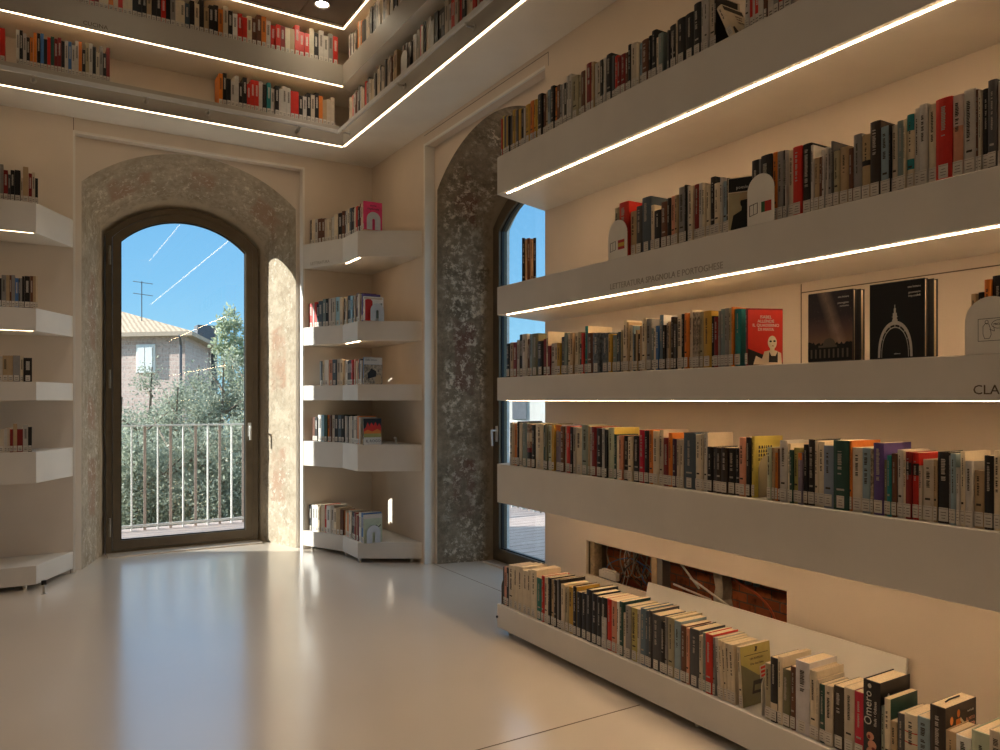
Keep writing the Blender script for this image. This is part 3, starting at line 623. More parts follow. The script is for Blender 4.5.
FAR = '-0.246 5.892 -90 0.0259 0.213 t 2.55;-0.222 5.892 -90 0.0207 0.217 k 2.55;-0.198 5.892 -90 0.0262 0.221 c 2.55;-0.175 5.892 -90 0.0182 0.231 g 2.55;-0.153 5.892 -90 0.0237 0.195 dr 2.55;-0.134 5.892 -90 0.0129 0.172 dg 2.55;-0.116 5.892 -90 0.0212 0.201 k 2.55;-0.088 5.892 -90 0.0324 0.206 k 2.55;-0.065 5.892 -90 0.0131 0.157 be 2.55;-0.043 5.892 -90 0.0299 0.233 t 2.55;-0.017 5.892 -90 0.0188 0.194 dr 2.55;0.001 5.892 -90 0.0161 0.206 be 2.55;0.018 5.892 -90 0.0162 0.169 k 2.55;-0.246 5.892 -90 0.0259 0.193 br 1.855;-0.219 5.892 -90 0.0261 0.196 t 1.855;-0.191 5.892 -90 0.0289 0.185 k 1.855;-0.164 5.892 -90 0.0237 0.207 g 1.855;-0.142 5.892 -90 0.0183 0.209 t 1.855;-0.127 5.892 -90 0.0102 0.21 br 1.855;-0.112 5.892 -90 0.0184 0.211 g 1.855;-0.093 5.892 -90 0.0185 0.193 bl 1.855;-0.079 5.892 -90 0.0075 0.194 dg 1.855;-0.069 5.892 -90 0.0103 0.195 g 1.855;-0.057 5.892 -90 0.0131 0.209 k 1.855;-0.034 5.892 -90 0.0299 0.211 k 1.855;-0.01 5.892 -90 0.0161 0.213 br 1.855;0.006 5.892 -90 0.0161 0.215 t 1.855;0.02 5.892 -90 0.0094 0.216 c 1.855;-0.243 5.892 -90 0.0313 0.163 br 1.37;-0.185 5.892 -90 0.0275 0.163 lg 1.37;-0.213 5.892 -90 0.0275 0.168 dg 1.37;-0.156 5.892 -90 0.0292 0.169 t 1.37;-0.127 5.892 -90 0.0266 0.17 t 1.37;-0.094 5.892 -90 0.0378 0.171 g 1.37;-0.065 5.892 -90 0.0186 0.169 c 1.37;-0.031 5.892 -90 0.0467 0.157 k 1.37;-0.243 5.892 -90 0.0313 0.15 k 0.908;-0.179 5.892 -90 0.0316 0.15 be 0.908;-0.211 5.892 -90 0.0316 0.15 g 0.908;-0.154 5.892 -90 0.0156 0.153 lg 0.908;-0.138 5.892 -90 0.0156 0.16 be 0.908;-0.122 5.892 -90 0.0157 0.15 dr 0.908;-0.102 5.892 -90 0.0212 0.185 t 0.908;-0.075 5.892 -90 0.0325 0.15 dr 0.908;-0.044 5.892 -90 0.0271 0.178 lg 0.908;-0.019 5.892 -90 0.0216 0.164 k 0.908;1.973 6.247 -156.4 0.0177 0.205 dg 2.55;1.984 6.221 -156.4 0.036 0.21 c 2.55;1.999 6.188 -156.4 0.0358 0.205 lg 2.55;2.016 6.149 -156.4 0.0476 0.203 br 2.55;2.033 6.11 -156.4 0.0352 0.198 br 2.55;2.046 6.08 -156.4 0.029 0.189 be 2.55;2.058 6.053 -156.4 0.0289 0.185 c 2.55;2.069 6.028 -156.4 0.0228 0.181 be 2.55;2.081 6.001 -156.4 0.0344 0.194 lg 2.55;2.096 5.966 -156.4 0.04 0.213 c 2.55;2.113 5.926 -156.4 0.0455 0.215 k 2.55;2.128 5.892 -156.4 0.0279 0.226 br 2.55;2.14 5.835 -180 0.0394 0.216 lg 2.55;2.14 5.875 -180 0.0394 0.219 k 2.55;2.14 5.793 -180 0.0443 0.222 c 2.55;2.14 5.721 -180 0.0322 0.218 k 2.55;2.14 5.688 -180 0.0322 0.203 sl 2.55;2.14 5.655 -180 0.0322 0.203 c 2.55;2.14 5.754 -180 0.0322 0.219 sl 2.55;2.14 5.582 -180 0.0366 0.194 k 2.55;2.14 5.619 -180 0.0366 0.204 r 2.55;2.14 5.516 -180 0.0306 0.207 c 2.55;2.14 5.548 -180 0.0306 0.212 dr 2.55;1.973 6.247 -156.4 0.0424 0.202 r 1.855;1.986 6.218 -156.4 0.0176 0.2 lg 1.855;2.006 6.172 -156.4 0.0266 0.193 k 1.855;1.995 6.197 -156.4 0.0266 0.21 r 1.855;2.021 6.138 -156.4 0.0475 0.214 sl 1.855;2.038 6.099 -156.4 0.0351 0.227 tg 1.855;2.063 6.042 -156.4 0.0289 0.224 lg 1.855;2.051 6.069 -156.4 0.0289 0.228 k 1.855;2.073 6.017 -156.4 0.0228 0.225 g 1.855;2.085 5.99 -156.4 0.0344 0.227 lg 1.855;2.102 5.953 -156.4 0.0457 0.232 lb 1.855;2.118 5.916 -156.4 0.0338 0.228 c 1.855;2.14 5.89 -180 0.0338 0.217 k 1.855;2.14 5.856 -180 0.0338 0.217 c 1.855;2.14 5.821 -180 0.0338 0.229 k 1.855;2.14 5.925 -180 0.0338 0.233 c 1.855;2.14 5.781 -180 0.0442 0.222 k 1.855;2.14 5.701 -180 0.0379 0.213 k 1.855;2.14 5.74 -180 0.0379 0.219 lb 1.855;2.14 5.641 -180 0.0263 0.21 k 1.855;2.14 5.668 -180 0.0263 0.212 be 1.855;2.14 5.571 -180 0.0364 0.214 c 1.855;2.14 5.609 -180 0.0364 0.227 br 1.855;2.025 6.129 -156.4 0.0414 0.202 dg 1.37;2.037 6.102 -156.4 0.0172 0.202 c 1.37;2.05 6.072 -156.4 0.0469 0.209 w 1.37;2.069 6.028 -156.4 0.0465 0.211 sa 1.37;2.088 5.985 -156.4 0.046 0.21 sl 1.37;2.105 5.945 -156.4 0.0399 0.213 lg 1.37;2.119 5.913 -156.4 0.0281 0.212 c 1.37;2.14 5.89 -180 0.0341 0.2 be 1.37;2.14 5.925 -180 0.0341 0.204 o 1.37;2.14 5.821 -180 0.0335 0.195 k 1.37;2.14 5.855 -180 0.0335 0.201 w 1.37;2.14 5.753 -180 0.0328 0.198 k 1.37;2.14 5.787 -180 0.0328 0.198 k 1.37;2.14 5.687 -180 0.0322 0.183 k 1.37;2.14 5.72 -180 0.0322 0.195 r 1.37;2.14 5.628 -180 0.0279 0.182 c 1.37;2.14 5.599 -180 0.0279 0.191 sa 1.37;2.14 5.656 -180 0.0279 0.199 sa 1.37;2.14 5.537 -180 0.0308 0.184 be 1.37;2.14 5.569 -180 0.0308 0.196 k 1.37;1.988 6.213 -156.4 0.0298 0.2 br 0.908;2 6.185 -156.4 0.0297 0.201 k 0.908;2.016 6.149 -156.4 0.0476 0.218 w 0.908;2.033 6.11 -156.4 0.0352 0.218 lb 0.908;2.047 6.077 -156.4 0.035 0.219 gn 0.908;2.059 6.05 -156.4 0.0229 0.219 o 0.908;2.069 6.028 -156.4 0.0228 0.219 br 0.908;2.081 6.001 -156.4 0.0344 0.22 lg 0.908;2.096 5.966 -156.4 0.04 0.22 k 0.908;2.112 5.929 -156.4 0.0397 0.22 sl 0.908;2.127 5.895 -156.4 0.0337 0.221 k 0.908;2.14 5.852 -180 0.028 0.204 c 0.908;2.14 5.881 -180 0.028 0.213 w 0.908;2.14 5.795 -180 0.0275 0.208 lg 0.908;2.14 5.824 -180 0.0275 0.214 g 0.908;2.14 5.759 -180 0.0439 0.215 be 0.908;2.14 5.687 -180 0.0322 0.214 be 0.908;2.14 5.72 -180 0.0322 0.216 k 0.908;2.14 5.622 -180 0.0316 0.205 k 0.908;2.14 5.654 -180 0.0316 0.217 be 0.908;2.14 5.558 -180 0.031 0.208 be 0.908;2.14 5.59 -180 0.031 0.218 o 0.908;1.971 6.252 -156.4 0.0301 0.213 k 0.158;1.987 6.216 -156.4 0.0482 0.217 w 0.158;2.015 6.151 -156.4 0.0296 0.207 c 0.158;2.003 6.179 -156.4 0.0296 0.221 w 0.158;2.031 6.116 -156.4 0.0473 0.225 c 0.158;2.045 6.083 -156.4 0.0231 0.228 r 0.158;2.059 6.05 -156.4 0.0467 0.223 w 0.158;2.09 5.98 -156.4 0.0344 0.207 c 0.158;2.076 6.012 -156.4 0.0344 0.227 lg 0.158;2.106 5.942 -156.4 0.0456 0.216 t 0.158;2.122 5.905 -156.4 0.0338 0.203 br 0.158;2.14 5.861 -180 0.0375 0.198 c 0.158;2.14 5.823 -180 0.0375 0.186 o 0.158;2.14 5.9 -180 0.0375 0.199 o 0.158;2.14 5.753 -180 0.0328 0.201 c 0.158;2.14 5.787 -180 0.0328 0.21 lg 0.158;2.14 5.687 -180 0.0322 0.204 k 0.158;2.14 5.72 -180 0.0322 0.211 k 0.158;2.14 5.628 -180 0.0279 0.2 c 0.158;2.14 5.599 -180 0.0279 0.194 dr 0.158;2.14 5.656 -180 0.0279 0.212 dr 0.158;2.14 5.563 -180 0.0414 0.221 w 0.158;2.14 5.521 -180 0.0409 0.226 bl 0.158;-0.331 5.892 -90 0.0243 0.196 k 3.943;-0.306 5.892 -90 0.0244 0.193 lg 3.943;-0.281 5.892 -90 0.0246 0.203 c 3.943;-0.256 5.892 -90 0.0247 0.232 k 3.943;-0.23 5.892 -90 0.0248 0.224 r 3.943;-0.204 5.892 -90 0.025 0.203 o 3.943;-0.178 5.892 -90 0.0251 0.208 lg 3.943;-0.152 5.892 -90 0.0253 0.2 w 3.943;-0.126 5.892 -90 0.0254 0.215 lg 3.943;-0.1 5.892 -90 0.0255 0.192 k 3.943;-0.074 5.892 -90 0.0257 0.228 k 3.943;-0.047 5.892 -90 0.0258 0.239 w 3.943;-0.02 5.892 -90 0.026 0.243 c 3.943;0.007 5.892 -90 0.0261 0.23 r 3.943;0.034 5.892 -90 0.0263 0.243 o 3.943;0.061 5.892 -90 0.0264 0.191 be 3.943;0.088 5.892 -90 0.0266 0.206 r 3.943;0.116 5.892 -90 0.0268 0.243 r 3.943;0.143 5.892 -90 0.0269 0.233 t 3.943;0.171 5.892 -90 0.0271 0.213 dr 3.943;0.199 5.892 -90 0.0272 0.242 k 3.943;0.227 5.892 -90 0.0274 0.224 k 3.943;0.255 5.892 -90 0.0276 0.235 t 3.943;0.284 5.892 -90 0.0277 0.206 k 3.943;0.312 5.892 -90 0.0279 0.201 c 3.943;0.341 5.892 -90 0.0281 0.214 r 3.943;0.37 5.892 -90 0.0282 0.198 dr 3.943;0.399 5.892 -90 0.0284 0.211 c 3.943;0.428 5.892 -90 0.0286 0.243 c 3.943;0.458 5.892 -90 0.0287 0.208 o 3.943;0.488 5.892 -90 0.0289 0.191 c 3.943;0.517 5.892 -90 0.0291 0.192 r 3.943;0.547 5.892 -90 0.0293 0.199 c 3.943;0.577 5.892 -90 0.0294 0.233 c 3.943;0.608 5.892 -90 0.0296 0.21 k 3.943;0.638 5.892 -90 0.0298 0.206 k 3.943;0.669 5.892 -90 0.03 0.195 k 3.943;0.7 5.892 -90 0.0302 0.244 t 3.943;0.731 5.892 -90 0.0304 0.213 k 3.943;0.762 5.892 -90 0.0306 0.201 k 3.943;0.794 5.892 -90 0.0307 0.193 r 3.943;0.825 5.892 -90 0.0309 0.193 k 3.943;0.857 5.892 -90 0.0311 0.199 g 3.943;0.889 5.892 -90 0.0313 0.227 c 3.943;0.921 5.892 -90 0.0315 0.198 c 3.943;0.954 5.892 -90 0.0317 0.192 sl 3.943;0.986 5.892 -90 0.0319 0.217 k 3.943;1.019 5.892 -90 0.0321 0.204 c 3.943;1.052 5.892 -90 0.0323 0.245 k 3.943;1.086 5.892 -90 0.0325 0.197 t 3.943;1.119 5.892 -90 0.0327 0.219 k 3.943;1.153 5.892 -90 0.033 0.233 k 3.943;1.187 5.892 -90 0.0332 0.213 o 3.943;1.221 5.892 -90 0.0334 0.244 be 3.943;1.255 5.892 -90 0.0336 0.216 k 3.943;1.289 5.892 -90 0.0338 0.203 w 3.943;1.324 5.892 -90 0.034 0.213 r 3.943;1.359 5.892 -90 0.0343 0.192 r 3.943;1.394 5.892 -90 0.0345 0.213 c 3.943;1.43 5.892 -90 0.0347 0.204 br 3.943;1.465 5.892 -90 0.035 0.239 br 3.943;1.501 5.892 -90 0.0352 0.236 o 3.943;1.537 5.892 -90 0.0354 0.217 lg 3.943;1.574 5.892 -90 0.0357 0.192 r 3.943;1.61 5.892 -90 0.0359 0.204 r 3.943;1.647 5.892 -90 0.0361 0.203 dr 3.943;1.684 5.892 -90 0.0364 0.201 c 3.943;1.721 5.892 -90 0.0366 0.203 t 3.943;1.759 5.892 -90 0.0369 0.238 r 3.943;1.797 5.892 -90 0.0371 0.198 r 3.943;1.835 5.892 -90 0.0374 0.193 r 3.943;1.873 5.892 -90 0.0376 0.241 be 3.943;1.912 5.892 -90 0.0379 0.221 k 3.943;1.95 5.892 -90 0.0382 0.244 lg 3.943;1.99 5.892 -90 0.0384 0.212 lg 3.943;2.029 5.892 -90 0.0387 0.24 g 3.943;2.069 5.892 -90 0.039 0.226 r 3.943;-0.087 5.892 -90 0.0184 0.233 w 3.445;-0.068 5.892 -90 0.0185 0.231 k 3.445;-0.048 5.892 -90 0.0186 0.217 lg 3.445;-0.029 5.892 -90 0.0187 0.195 k 3.445;-0.01 5.892 -90 0.0188 0.202 o 3.445;0.01 5.892 -90 0.0188 0.238 o 3.445;0.03 5.892 -90 0.0189 0.239 k 3.445;0.05 5.892 -90 0.019 0.241 bl 3.445;0.069 5.892 -90 0.0191 0.209 k 3.445;0.089 5.892 -90 0.0192 0.226 r 3.445;0.109 5.892 -90 0.0193 0.234 gn 3.445;0.129 5.892 -90 0.0193 0.225 dr 3.445;0.15 5.892 -90 0.0194 0.235 dr 3.445;0.17 5.892 -90 0.0195 0.219 k 3.445;0.19 5.892 -90 0.0196 0.226 lg 3.445;0.211 5.892 -90 0.0197 0.228 bl 3.445;0.231 5.892 -90 0.0198 0.205 lg 3.445;0.252 5.892 -90 0.0198 0.241 lg 3.445;0.272 5.892 -90 0.0199 0.243 o 3.445;0.293 5.892 -90 0.02 0.194 k 3.445;0.314 5.892 -90 0.0201 0.243 kh 3.445;0.335 5.892 -90 0.0202 0.243 lg 3.445;0.356 5.892 -90 0.0203 0.227 k 3.445;0.377 5.892 -90 0.0204 0.192 be 3.445;0.398 5.892 -90 0.0205 0.239 g 3.445;0.42 5.892 -90 0.0206 0.197 k 3.445;0.441 5.892 -90 0.0206 0.243 dr 3.445;-0.278 5.892 -90 0.0257 0.227 r 3.445;-0.251 5.892 -90 0.0259 0.193 k 3.445;-0.225 5.892 -90 0.026 0.199 c 3.445;-0.198 5.892 -90 0.0262 0.225 r 3.445;-0.171 5.892 -90 0.0264 0.221 r 3.445;1.187 5.892 -90 0.0276 0.231 o 3.445;1.216 5.892 -90 0.0278 0.241 k 3.445;1.244 5.892 -90 0.0279 0.202 k 3.445;1.273 5.892 -90 0.0281 0.19 lg 3.445;1.302 5.892 -90 0.0282 0.241 lg 3.445;1.331 5.892 -90 0.0284 0.191 k 3.445;1.361 5.892 -90 0.0286 0.238 k 3.445;1.39 5.892 -90 0.0287 0.196 r 3.445;1.42 5.892 -90 0.0289 0.235 r 3.445;1.449 5.892 -90 0.029 0.233 r 3.445;1.479 5.892 -90 0.0292 0.238 lg 3.445;1.509 5.892 -90 0.0294 0.22 k 3.445;1.54 5.892 -90 0.0295 0.238 te 3.445;1.57 5.892 -90 0.0297 0.201 lg 3.445;1.601 5.892 -90 0.0299 0.227 k 3.445;1.631 5.892 -90 0.03 0.208 lg 3.445;1.662 5.892 -90 0.0302 0.239 lg 3.445;1.693 5.892 -90 0.0304 0.233 lg 3.445;1.725 5.892 -90 0.0305 0.216 r 3.445;1.756 5.892 -90 0.0307 0.219 r 3.445;1.788 5.892 -90 0.0309 0.191 k 3.445;1.819 5.892 -90 0.0311 0.192 lg 3.445;1.851 5.892 -90 0.0312 0.223 k 3.445;1.883 5.892 -90 0.0314 0.217 be 3.445;1.916 5.892 -90 0.0316 0.238 k 3.445;1.948 5.892 -90 0.0318 0.223 o 3.445;1.981 5.892 -90 0.032 0.198 t 3.445;2.014 5.892 -90 0.0322 0.21 be 3.445;2.047 5.892 -90 0.0324 0.232 be 3.445;2.142 5.762 180 0.0309 0.219 k 3.943;2.142 5.73 180 0.0309 0.202 w 3.943;2.142 5.793 180 0.0309 0.219 w 3.943;2.142 5.668 180 0.03 0.184 be 3.943;2.142 5.637 180 0.03 0.191 k 3.943;2.142 5.699 180 0.03 0.195 k 3.943;2.142 5.577 180 0.0292 0.236 be 3.943;2.142 5.547 180 0.0292 0.227 o 3.943;2.142 5.607 180 0.0292 0.244 o 3.943;2.142 5.488 180 0.0284 0.21 k 3.943;2.142 5.459 180 0.0284 0.202 k 3.943;2.142 5.517 180 0.0284 0.212 k 3.943;2.142 5.401 180 0.0277 0.197 be 3.943;2.142 5.373 180 0.0277 0.213 c 3.943;2.142 5.43 180 0.0277 0.214 c 3.943;2.142 5.296 180 0.0409 0.235 k 3.943;2.142 5.338 180 0.0409 0.238 k 3.943;2.142 5.214 180 0.0399 0.232 lg 3.943;2.142 5.255 180 0.0399 0.241 k 3.943;2.142 5.134 180 0.0389 0.231 c 3.943;2.142 5.174 180 0.0389 0.234 c 3.943;2.142 5.056 180 0.0379 0.197 be 3.943;2.142 5.095 180 0.0379 0.2 k 3.943;2.142 4.98 180 0.037 0.232 lg 3.943;2.142 5.018 180 0.037 0.237 t 3.943;2.142 4.906 180 0.0361 0.229 k 3.943;2.142 4.943 180 0.0361 0.229 c 3.943;2.142 4.834 180 0.0352 0.194 be 3.943;2.142 4.87 180 0.0352 0.197 k 3.943;2.142 4.763 180 0.0344 0.209 be 3.943;2.142 4.798 180 0.0344 0.219 w 3.943;2.142 4.693 180 0.0336 0.229 c 3.943;2.142 4.728 180 0.0336 0.237 k 3.943;2.142 4.626 180 0.0328 0.232 lg 3.943;2.142 4.659 180 0.0328 0.244 r 3.943;2.142 4.56 180 0.0321 0.217 be 3.943;2.142 4.592 180 0.0321 0.224 k 3.943;2.142 4.495 180 0.0314 0.222 be 3.943;2.142 4.527 180 0.0314 0.233 be 3.943;2.142 4.432 180 0.0307 0.215 c 3.943;2.142 4.463 180 0.0307 0.224 r 3.943;2.142 4.37 180 0.03 0.192 k 3.943;2.142 4.4 180 0.03 0.204 c 3.943;2.142 4.309 180 0.0293 0.196 c 3.943;2.142 4.339 180 0.0293 0.197 k 3.943;2.142 4.25 180 0.0287 0.215 k 3.943;2.142 4.279 180 0.0287 0.227 t 3.943;2.142 4.192 180 0.0281 0.232 k 3.943;2.142 4.22 180 0.0281 0.24 k 3.943;2.142 4.135 180 0.0275 0.209 lg 3.943;2.142 4.163 180 0.0275 0.227 r 3.943;2.142 4.079 180 0.0269 0.193 c 3.943;2.142 4.107 180 0.0269 0.212 be 3.943;2.142 5.738 180 0.0319 0.201 c 3.445;2.142 5.77 180 0.0319 0.208 c 3.445;2.142 5.673 180 0.0313 0.206 lg 3.445;2.142 5.705 180 0.0313 0.207 r 3.445;2.142 5.61 180 0.0308 0.204 lg 3.445;2.142 5.641 180 0.0308 0.219 br 3.445;2.142 5.547 180 0.0302 0.218 lg 3.445;2.142 5.578 180 0.0302 0.234 k 3.445;2.142 5.486 180 0.0296 0.187 be 3.445;2.142 5.517 180 0.0296 0.199 t 3.445;2.142 5.426 180 0.0291 0.207 lg 3.445;2.142 5.456 180 0.0291 0.226 r 3.445;2.142 5.367 180 0.0286 0.212 lg 3.445;2.142 5.396 180 0.0286 0.232 k 3.445;2.142 5.309 180 0.0281 0.19 c 3.445;2.142 5.338 180 0.0281 0.199 c 3.445;2.142 5.252 180 0.0276 0.207 k 3.445;2.142 5.28 180 0.0276 0.224 lg 3.445;2.142 5.196 180 0.0271 0.223 c 3.445;2.142 5.224 180 0.0271 0.237 k 3.445;2.142 5.141 180 0.0266 0.225 k 3.445;2.142 5.168 180 0.0266 0.239 c 3.445;2.142 5.087 180 0.0262 0.195 be 3.445;2.142 5.114 180 0.0262 0.21 be 3.445;2.142 5.033 180 0.0257 0.231 be 3.445;2.142 5.06 180 0.0257 0.239 dg 3.445;2.142 4.981 180 0.0253 0.237 be 3.445;2.142 5.007 180 0.0253 0.243 lg 3.445;2.142 4.93 180 0.0249 0.212 c 3.445;2.142 4.955 180 0.0249 0.213 br 3.445;2.142 4.891 180 0.0497 0.239 t 3.445;2.142 4.723 180 0.0278 0.204 k 3.445;2.142 4.751 180 0.0278 0.215 br 3.445;2.142 4.666 180 0.0273 0.204 lg 3.445;2.142 4.694 180 0.0273 0.212 g 3.445;2.142 4.611 180 0.0267 0.197 k 3.445;2.142 4.639 180 0.0267 0.199 k 3.445;2.142 4.557 180 0.0262 0.217 lg 3.445;2.142 4.584 180 0.0262 0.223 be 3.445;2.142 4.503 180 0.0258 0.222 be 3.445;2.142 4.53 180 0.0258 0.232 be 3.445;2.142 4.451 180 0.0253 0.224 c 3.445;2.142 4.477 180 0.0253 0.239 r 3.445;2.142 4.399 180 0.0248 0.239 c 3.445;2.142 4.425 180 0.0248 0.241 k 3.445;2.142 4.362 180 0.0495 0.242 be 3.445;2.142 4.312 180 0.0486 0.199 lg 3.445;2.142 4.263 180 0.0478 0.233 k 3.445;2.142 4.214 180 0.0469 0.227 k 3.445;2.142 4.167 180 0.0461 0.22 k 3.445;2.142 4.121 180 0.0453 0.243 be 3.445;2.142 4.075 180 0.0446 0.204 lg 3.445;2.142 4.03 180 0.0438 0.219 r 3.445;2.142 3.986 180 0.0431 0.199 be 3.445;2.142 3.942 180 0.0424 0.195 r 3.445;2.142 3.899 180 0.0417 0.192 k 3.445;2.142 3.857 180 0.041 0.207 be 3.445;2.142 3.816 180 0.0403 0.197 c 3.445;2.142 3.775 180 0.0397 0.193 r 3.445;2.142 3.735 180 0.039 0.245 be 3.445;2.142 3.695 180 0.0384 0.206 dr 3.445;2.142 3.656 180 0.0378 0.239 lg 3.445;2.142 3.618 180 0.0372 0.229 k 3.445;2.142 3.58 180 0.0366 0.23 be 3.445;2.142 3.543 180 0.0361 0.226 r 3.445;2.142 3.507 180 0.0355 0.242 lg 3.445'

def book_meshes(t, h, dep, col, bands=(), hard=False, label=True, title=True, rng=random):
    c = .0024 if hard else .0009
    b = min(.2*t, .004)
    out = [(dep, -t/2), (b, -t/2), (b*.3, -t*.3), (0, 0), (b*.3, t*.3), (b, t/2), (dep, t/2)]
    inn = [(dep, t/2-c), (b+.0022, t/2-c), (b+.0022, -t/2+c), (dep, -t/2+c)]
    P = out+inn; n = len(P)
    cv = MB()
    cv.add([(x, y, 0) for x, y in P]+[(x, y, h) for x, y in P], [(i, (i+1) % n, n+(i+1) % n, n+i) for i in range(n)])
    for z in (0, n):
        for q in ((0, 1, 9, 10), (1, 2, 3, 4, 5, 8, 9), (5, 6, 7, 8)):
            cv.add([(P[i][0], P[i][1], 0 if z == 0 else h) for i in q], [tuple(range(len(q))) if z else tuple(range(len(q)-1, -1, -1))])
    col, _, side = col.partition('!')
    mats = [M_col[col]]
    dark = light_of(col) < .25
    mats.append(M_silver if dark else M_ink)
    if side:
        mats.append(M_col[side]); cv.m[0] = cv.m[5] = 2
    xs = -.0005
    lab_h = .038 if label else 0.0
    zlab = .006
    for z0, z1, bc in bands:
        mi = len(mats); mats.append(M_col[bc])
        cv.add([(b-.0004 if abs(y) > t*.45 else (b*.3-.0004 if abs(y) > t*.2 else xs), y, z) for z in (z0*h, z1*h) for y in (-t*.5, -t*.3, 0, t*.3, t*.5)],
               [(i+1, i, i+5, i+6) for i in range(4)], mi)
    if title:
        wl_ = t*rng.uniform(.10, .20); z = h*rng.uniform(.86, .92); yo = t*rng.uniform(-.06, .06)
        end = max(lab_h+.05, h*rng.uniform(.38, .6))
        while z > end:
            s_ = rng.uniform(.002, .0042)
            if rng.random() < .84:
                cv.quad((xs, yo+wl_, z-s_), (xs, yo-wl_*rng.uniform(.4, 1), z-s_), (xs, yo-wl_*rng.uniform(.4, 1), z), (xs, yo+wl_, z), 1)
            z -= s_+.0012
        if rng.random() < .4:
            z = lab_h+.022
            cv.quad((xs, t*.25, z), (xs, -t*.25, z), (xs, -t*.25, z+.006), (xs, t*.25, z+.006), 1)
    pg = MB(); top = h-(.003 if hard else .0008); bot = .003 if hard else .0008
    pg.box(b+.0024, dep-(.004 if hard else .0012), -t/2+c+.0001, t/2-c-.0001, bot, top)
    lb = None
    if label:
        lb = MB(); w2 = min(t*.46, .013); xl = -.0008
        lb.quad((xl, w2, zlab), (xl, -w2, zlab), (xl, -w2, zlab+lab_h), (xl, w2, zlab+lab_h), 0)
        xi = -.0010
        lb.quad((xi, w2*.9, zlab+lab_h*.88), (xi, -w2*.9, zlab+lab_h*.88), (xi, -w2*.9, zlab+lab_h*.905), (xi, w2*.9, zlab+lab_h*.905), 1)
        for q in range(3):
            z = zlab+lab_h*(.2+.21*q); ww = w2*rng.uniform(.35, .7)
            lb.quad((xi, ww, z), (xi, -ww, z), (xi, -ww, z+.0020), (xi, ww, z+.0020), 1)
    return cv, mats, pg, lb
BANDS = {'c2': [(.78, 1.0, 'te'), (.26, .40, 'te')], 'm2': [(.52, .60, 'k')], 'be2': [], 'db': [(.66, .84, 'k')], 'rb': [(.66, .84, 'k')],
         'crl': [(.56, .575, 'r'), (.72, .735, 'r')], 'pw': [(.2, .62, 'sa')], 'kw': [(0, .62, 'lg')], 'kc': [(.18, .30, 'c')],
         'pg': [(.86, 1.0, 'o')], 'mr': [(.2, .35, 'k'), (.45, .8, 'c'), (.35, .6, 'dr')]}
def book(t, h, dep, col, loc, label, group=None, rz=0, lean=0, hard=None, lab=True, title=True, seed=0):
    rng = random.Random(seed)
    if hard is None: hard = t > .026 and rng.random() < .5
    cv, mats, pg, lb = book_meshes(t, h, dep, col, BANDS.get(col, ()), hard, lab, title, rng)
    o = thing('book', loc, label, 'book', group, rz)
    if lean: o.rotation_euler = (-math.radians(lean), 0, rz)
    cv.build('cover', mats, o)
    pg.build('page_block', M_pages, o)
    if lb: lb.build('spine_label', [M_label, M_labink], o)
    return o

XSP = XF+.016
ORD = 'first second third fourth fifth sixth seventh eighth ninth tenth eleventh twelfth thirteenth fourteenth fifteenth sixteenth seventeenth eighteenth nineteenth twentieth'.split()
ORD += ['twenty-'+x for x in ORD[:9]]
rest = []
n_books = 0
for sk, line in ROWS.items():
    rows = [x.split() for x in line.split(';')]
    rows = [(float(a), float(b), float(c), d, float(e), int(g)) for a, b, c, d, e, g in rows]
    base = [x[3].split('!')[0] for x in rows]
    word = SHELF_WORD[sk]
    hs = sorted(x[2] for x in rows); ts = sorted(x[1] for x in rows)
    desc = []
    for i, (y, t, h, col, lean, ind) in enumerate(rows):
        size = 'thick ' if t > .036 else 'thin ' if t < .0145 else ''
        if h > hs[-6]: size = 'tall ' + size
        nb = [WORD[base[q]] if 0 <= q < len(rows) and abs(rows[q][0]-y) < .12 else None for q in (i-1, i+1)]
        if nb[0] and nb[1]:
            between = 'between two %s ones' % nb[0] if nb[0] == nb[1] else 'between %s and %s ones' % tuple(nb)
        else:
            between = 'at a row end, beside %s' % (nb[0] or nb[1])
        desc.append((size + WORD[base[i]] + ' book', between))
    for i, (y, t, h, col, lean, ind) in enumerate(rows):
        a, btw = desc[i]
        if desc.count(desc[i]) == 1:
            lab = '%s %s on the %s long shelf' % (a, btw, word)
        else:
            nth = sum(1 for q in range(i+1) if base[q] == base[i])
            lab = '%s, %s %s from the window, %s long shelf' % (a, ORD[nth-1], WORD[base[i]], word)
        if len(lab.split()) > 15: lab = lab.replace('thick ', '').replace('thin ', '')
        z1 = SH[sk][1]
        rng = random.Random(i*31+len(word))
        setb = rng.uniform(0, .010) if sk != 'S5' else rng.uniform(0, .006)
        dep = min(.20, max(.115, h*rng.uniform(.62, .70)))
        if ind:
            if lean:
                yy = y + t/2; la = math.radians(lean)
                o = book(t, h, dep, col, (XSP+setb, yy - t/2*math.cos(la) , z1+.0004+t/2*math.sin(la)), lab, 'books on the %s long shelf' % word, 0, lean, seed=i)
            else:
                book(t, h, dep, col, (XSP+setb, y, z1+.0004), lab, 'books on the %s long shelf' % word, seed=i*7+len(word))
            n_books += 1
        else:
            rest.append((XSP+setb, y, 180.0, t, h, base[i], z1+.0004, dep))
for x in FAR.split(';'):
    a = x.split()
    rest.append((float(a[0]), float(a[1]), float(a[2]), float(a[3]), float(a[4]), a[5], float(a[6])+.0004, None))

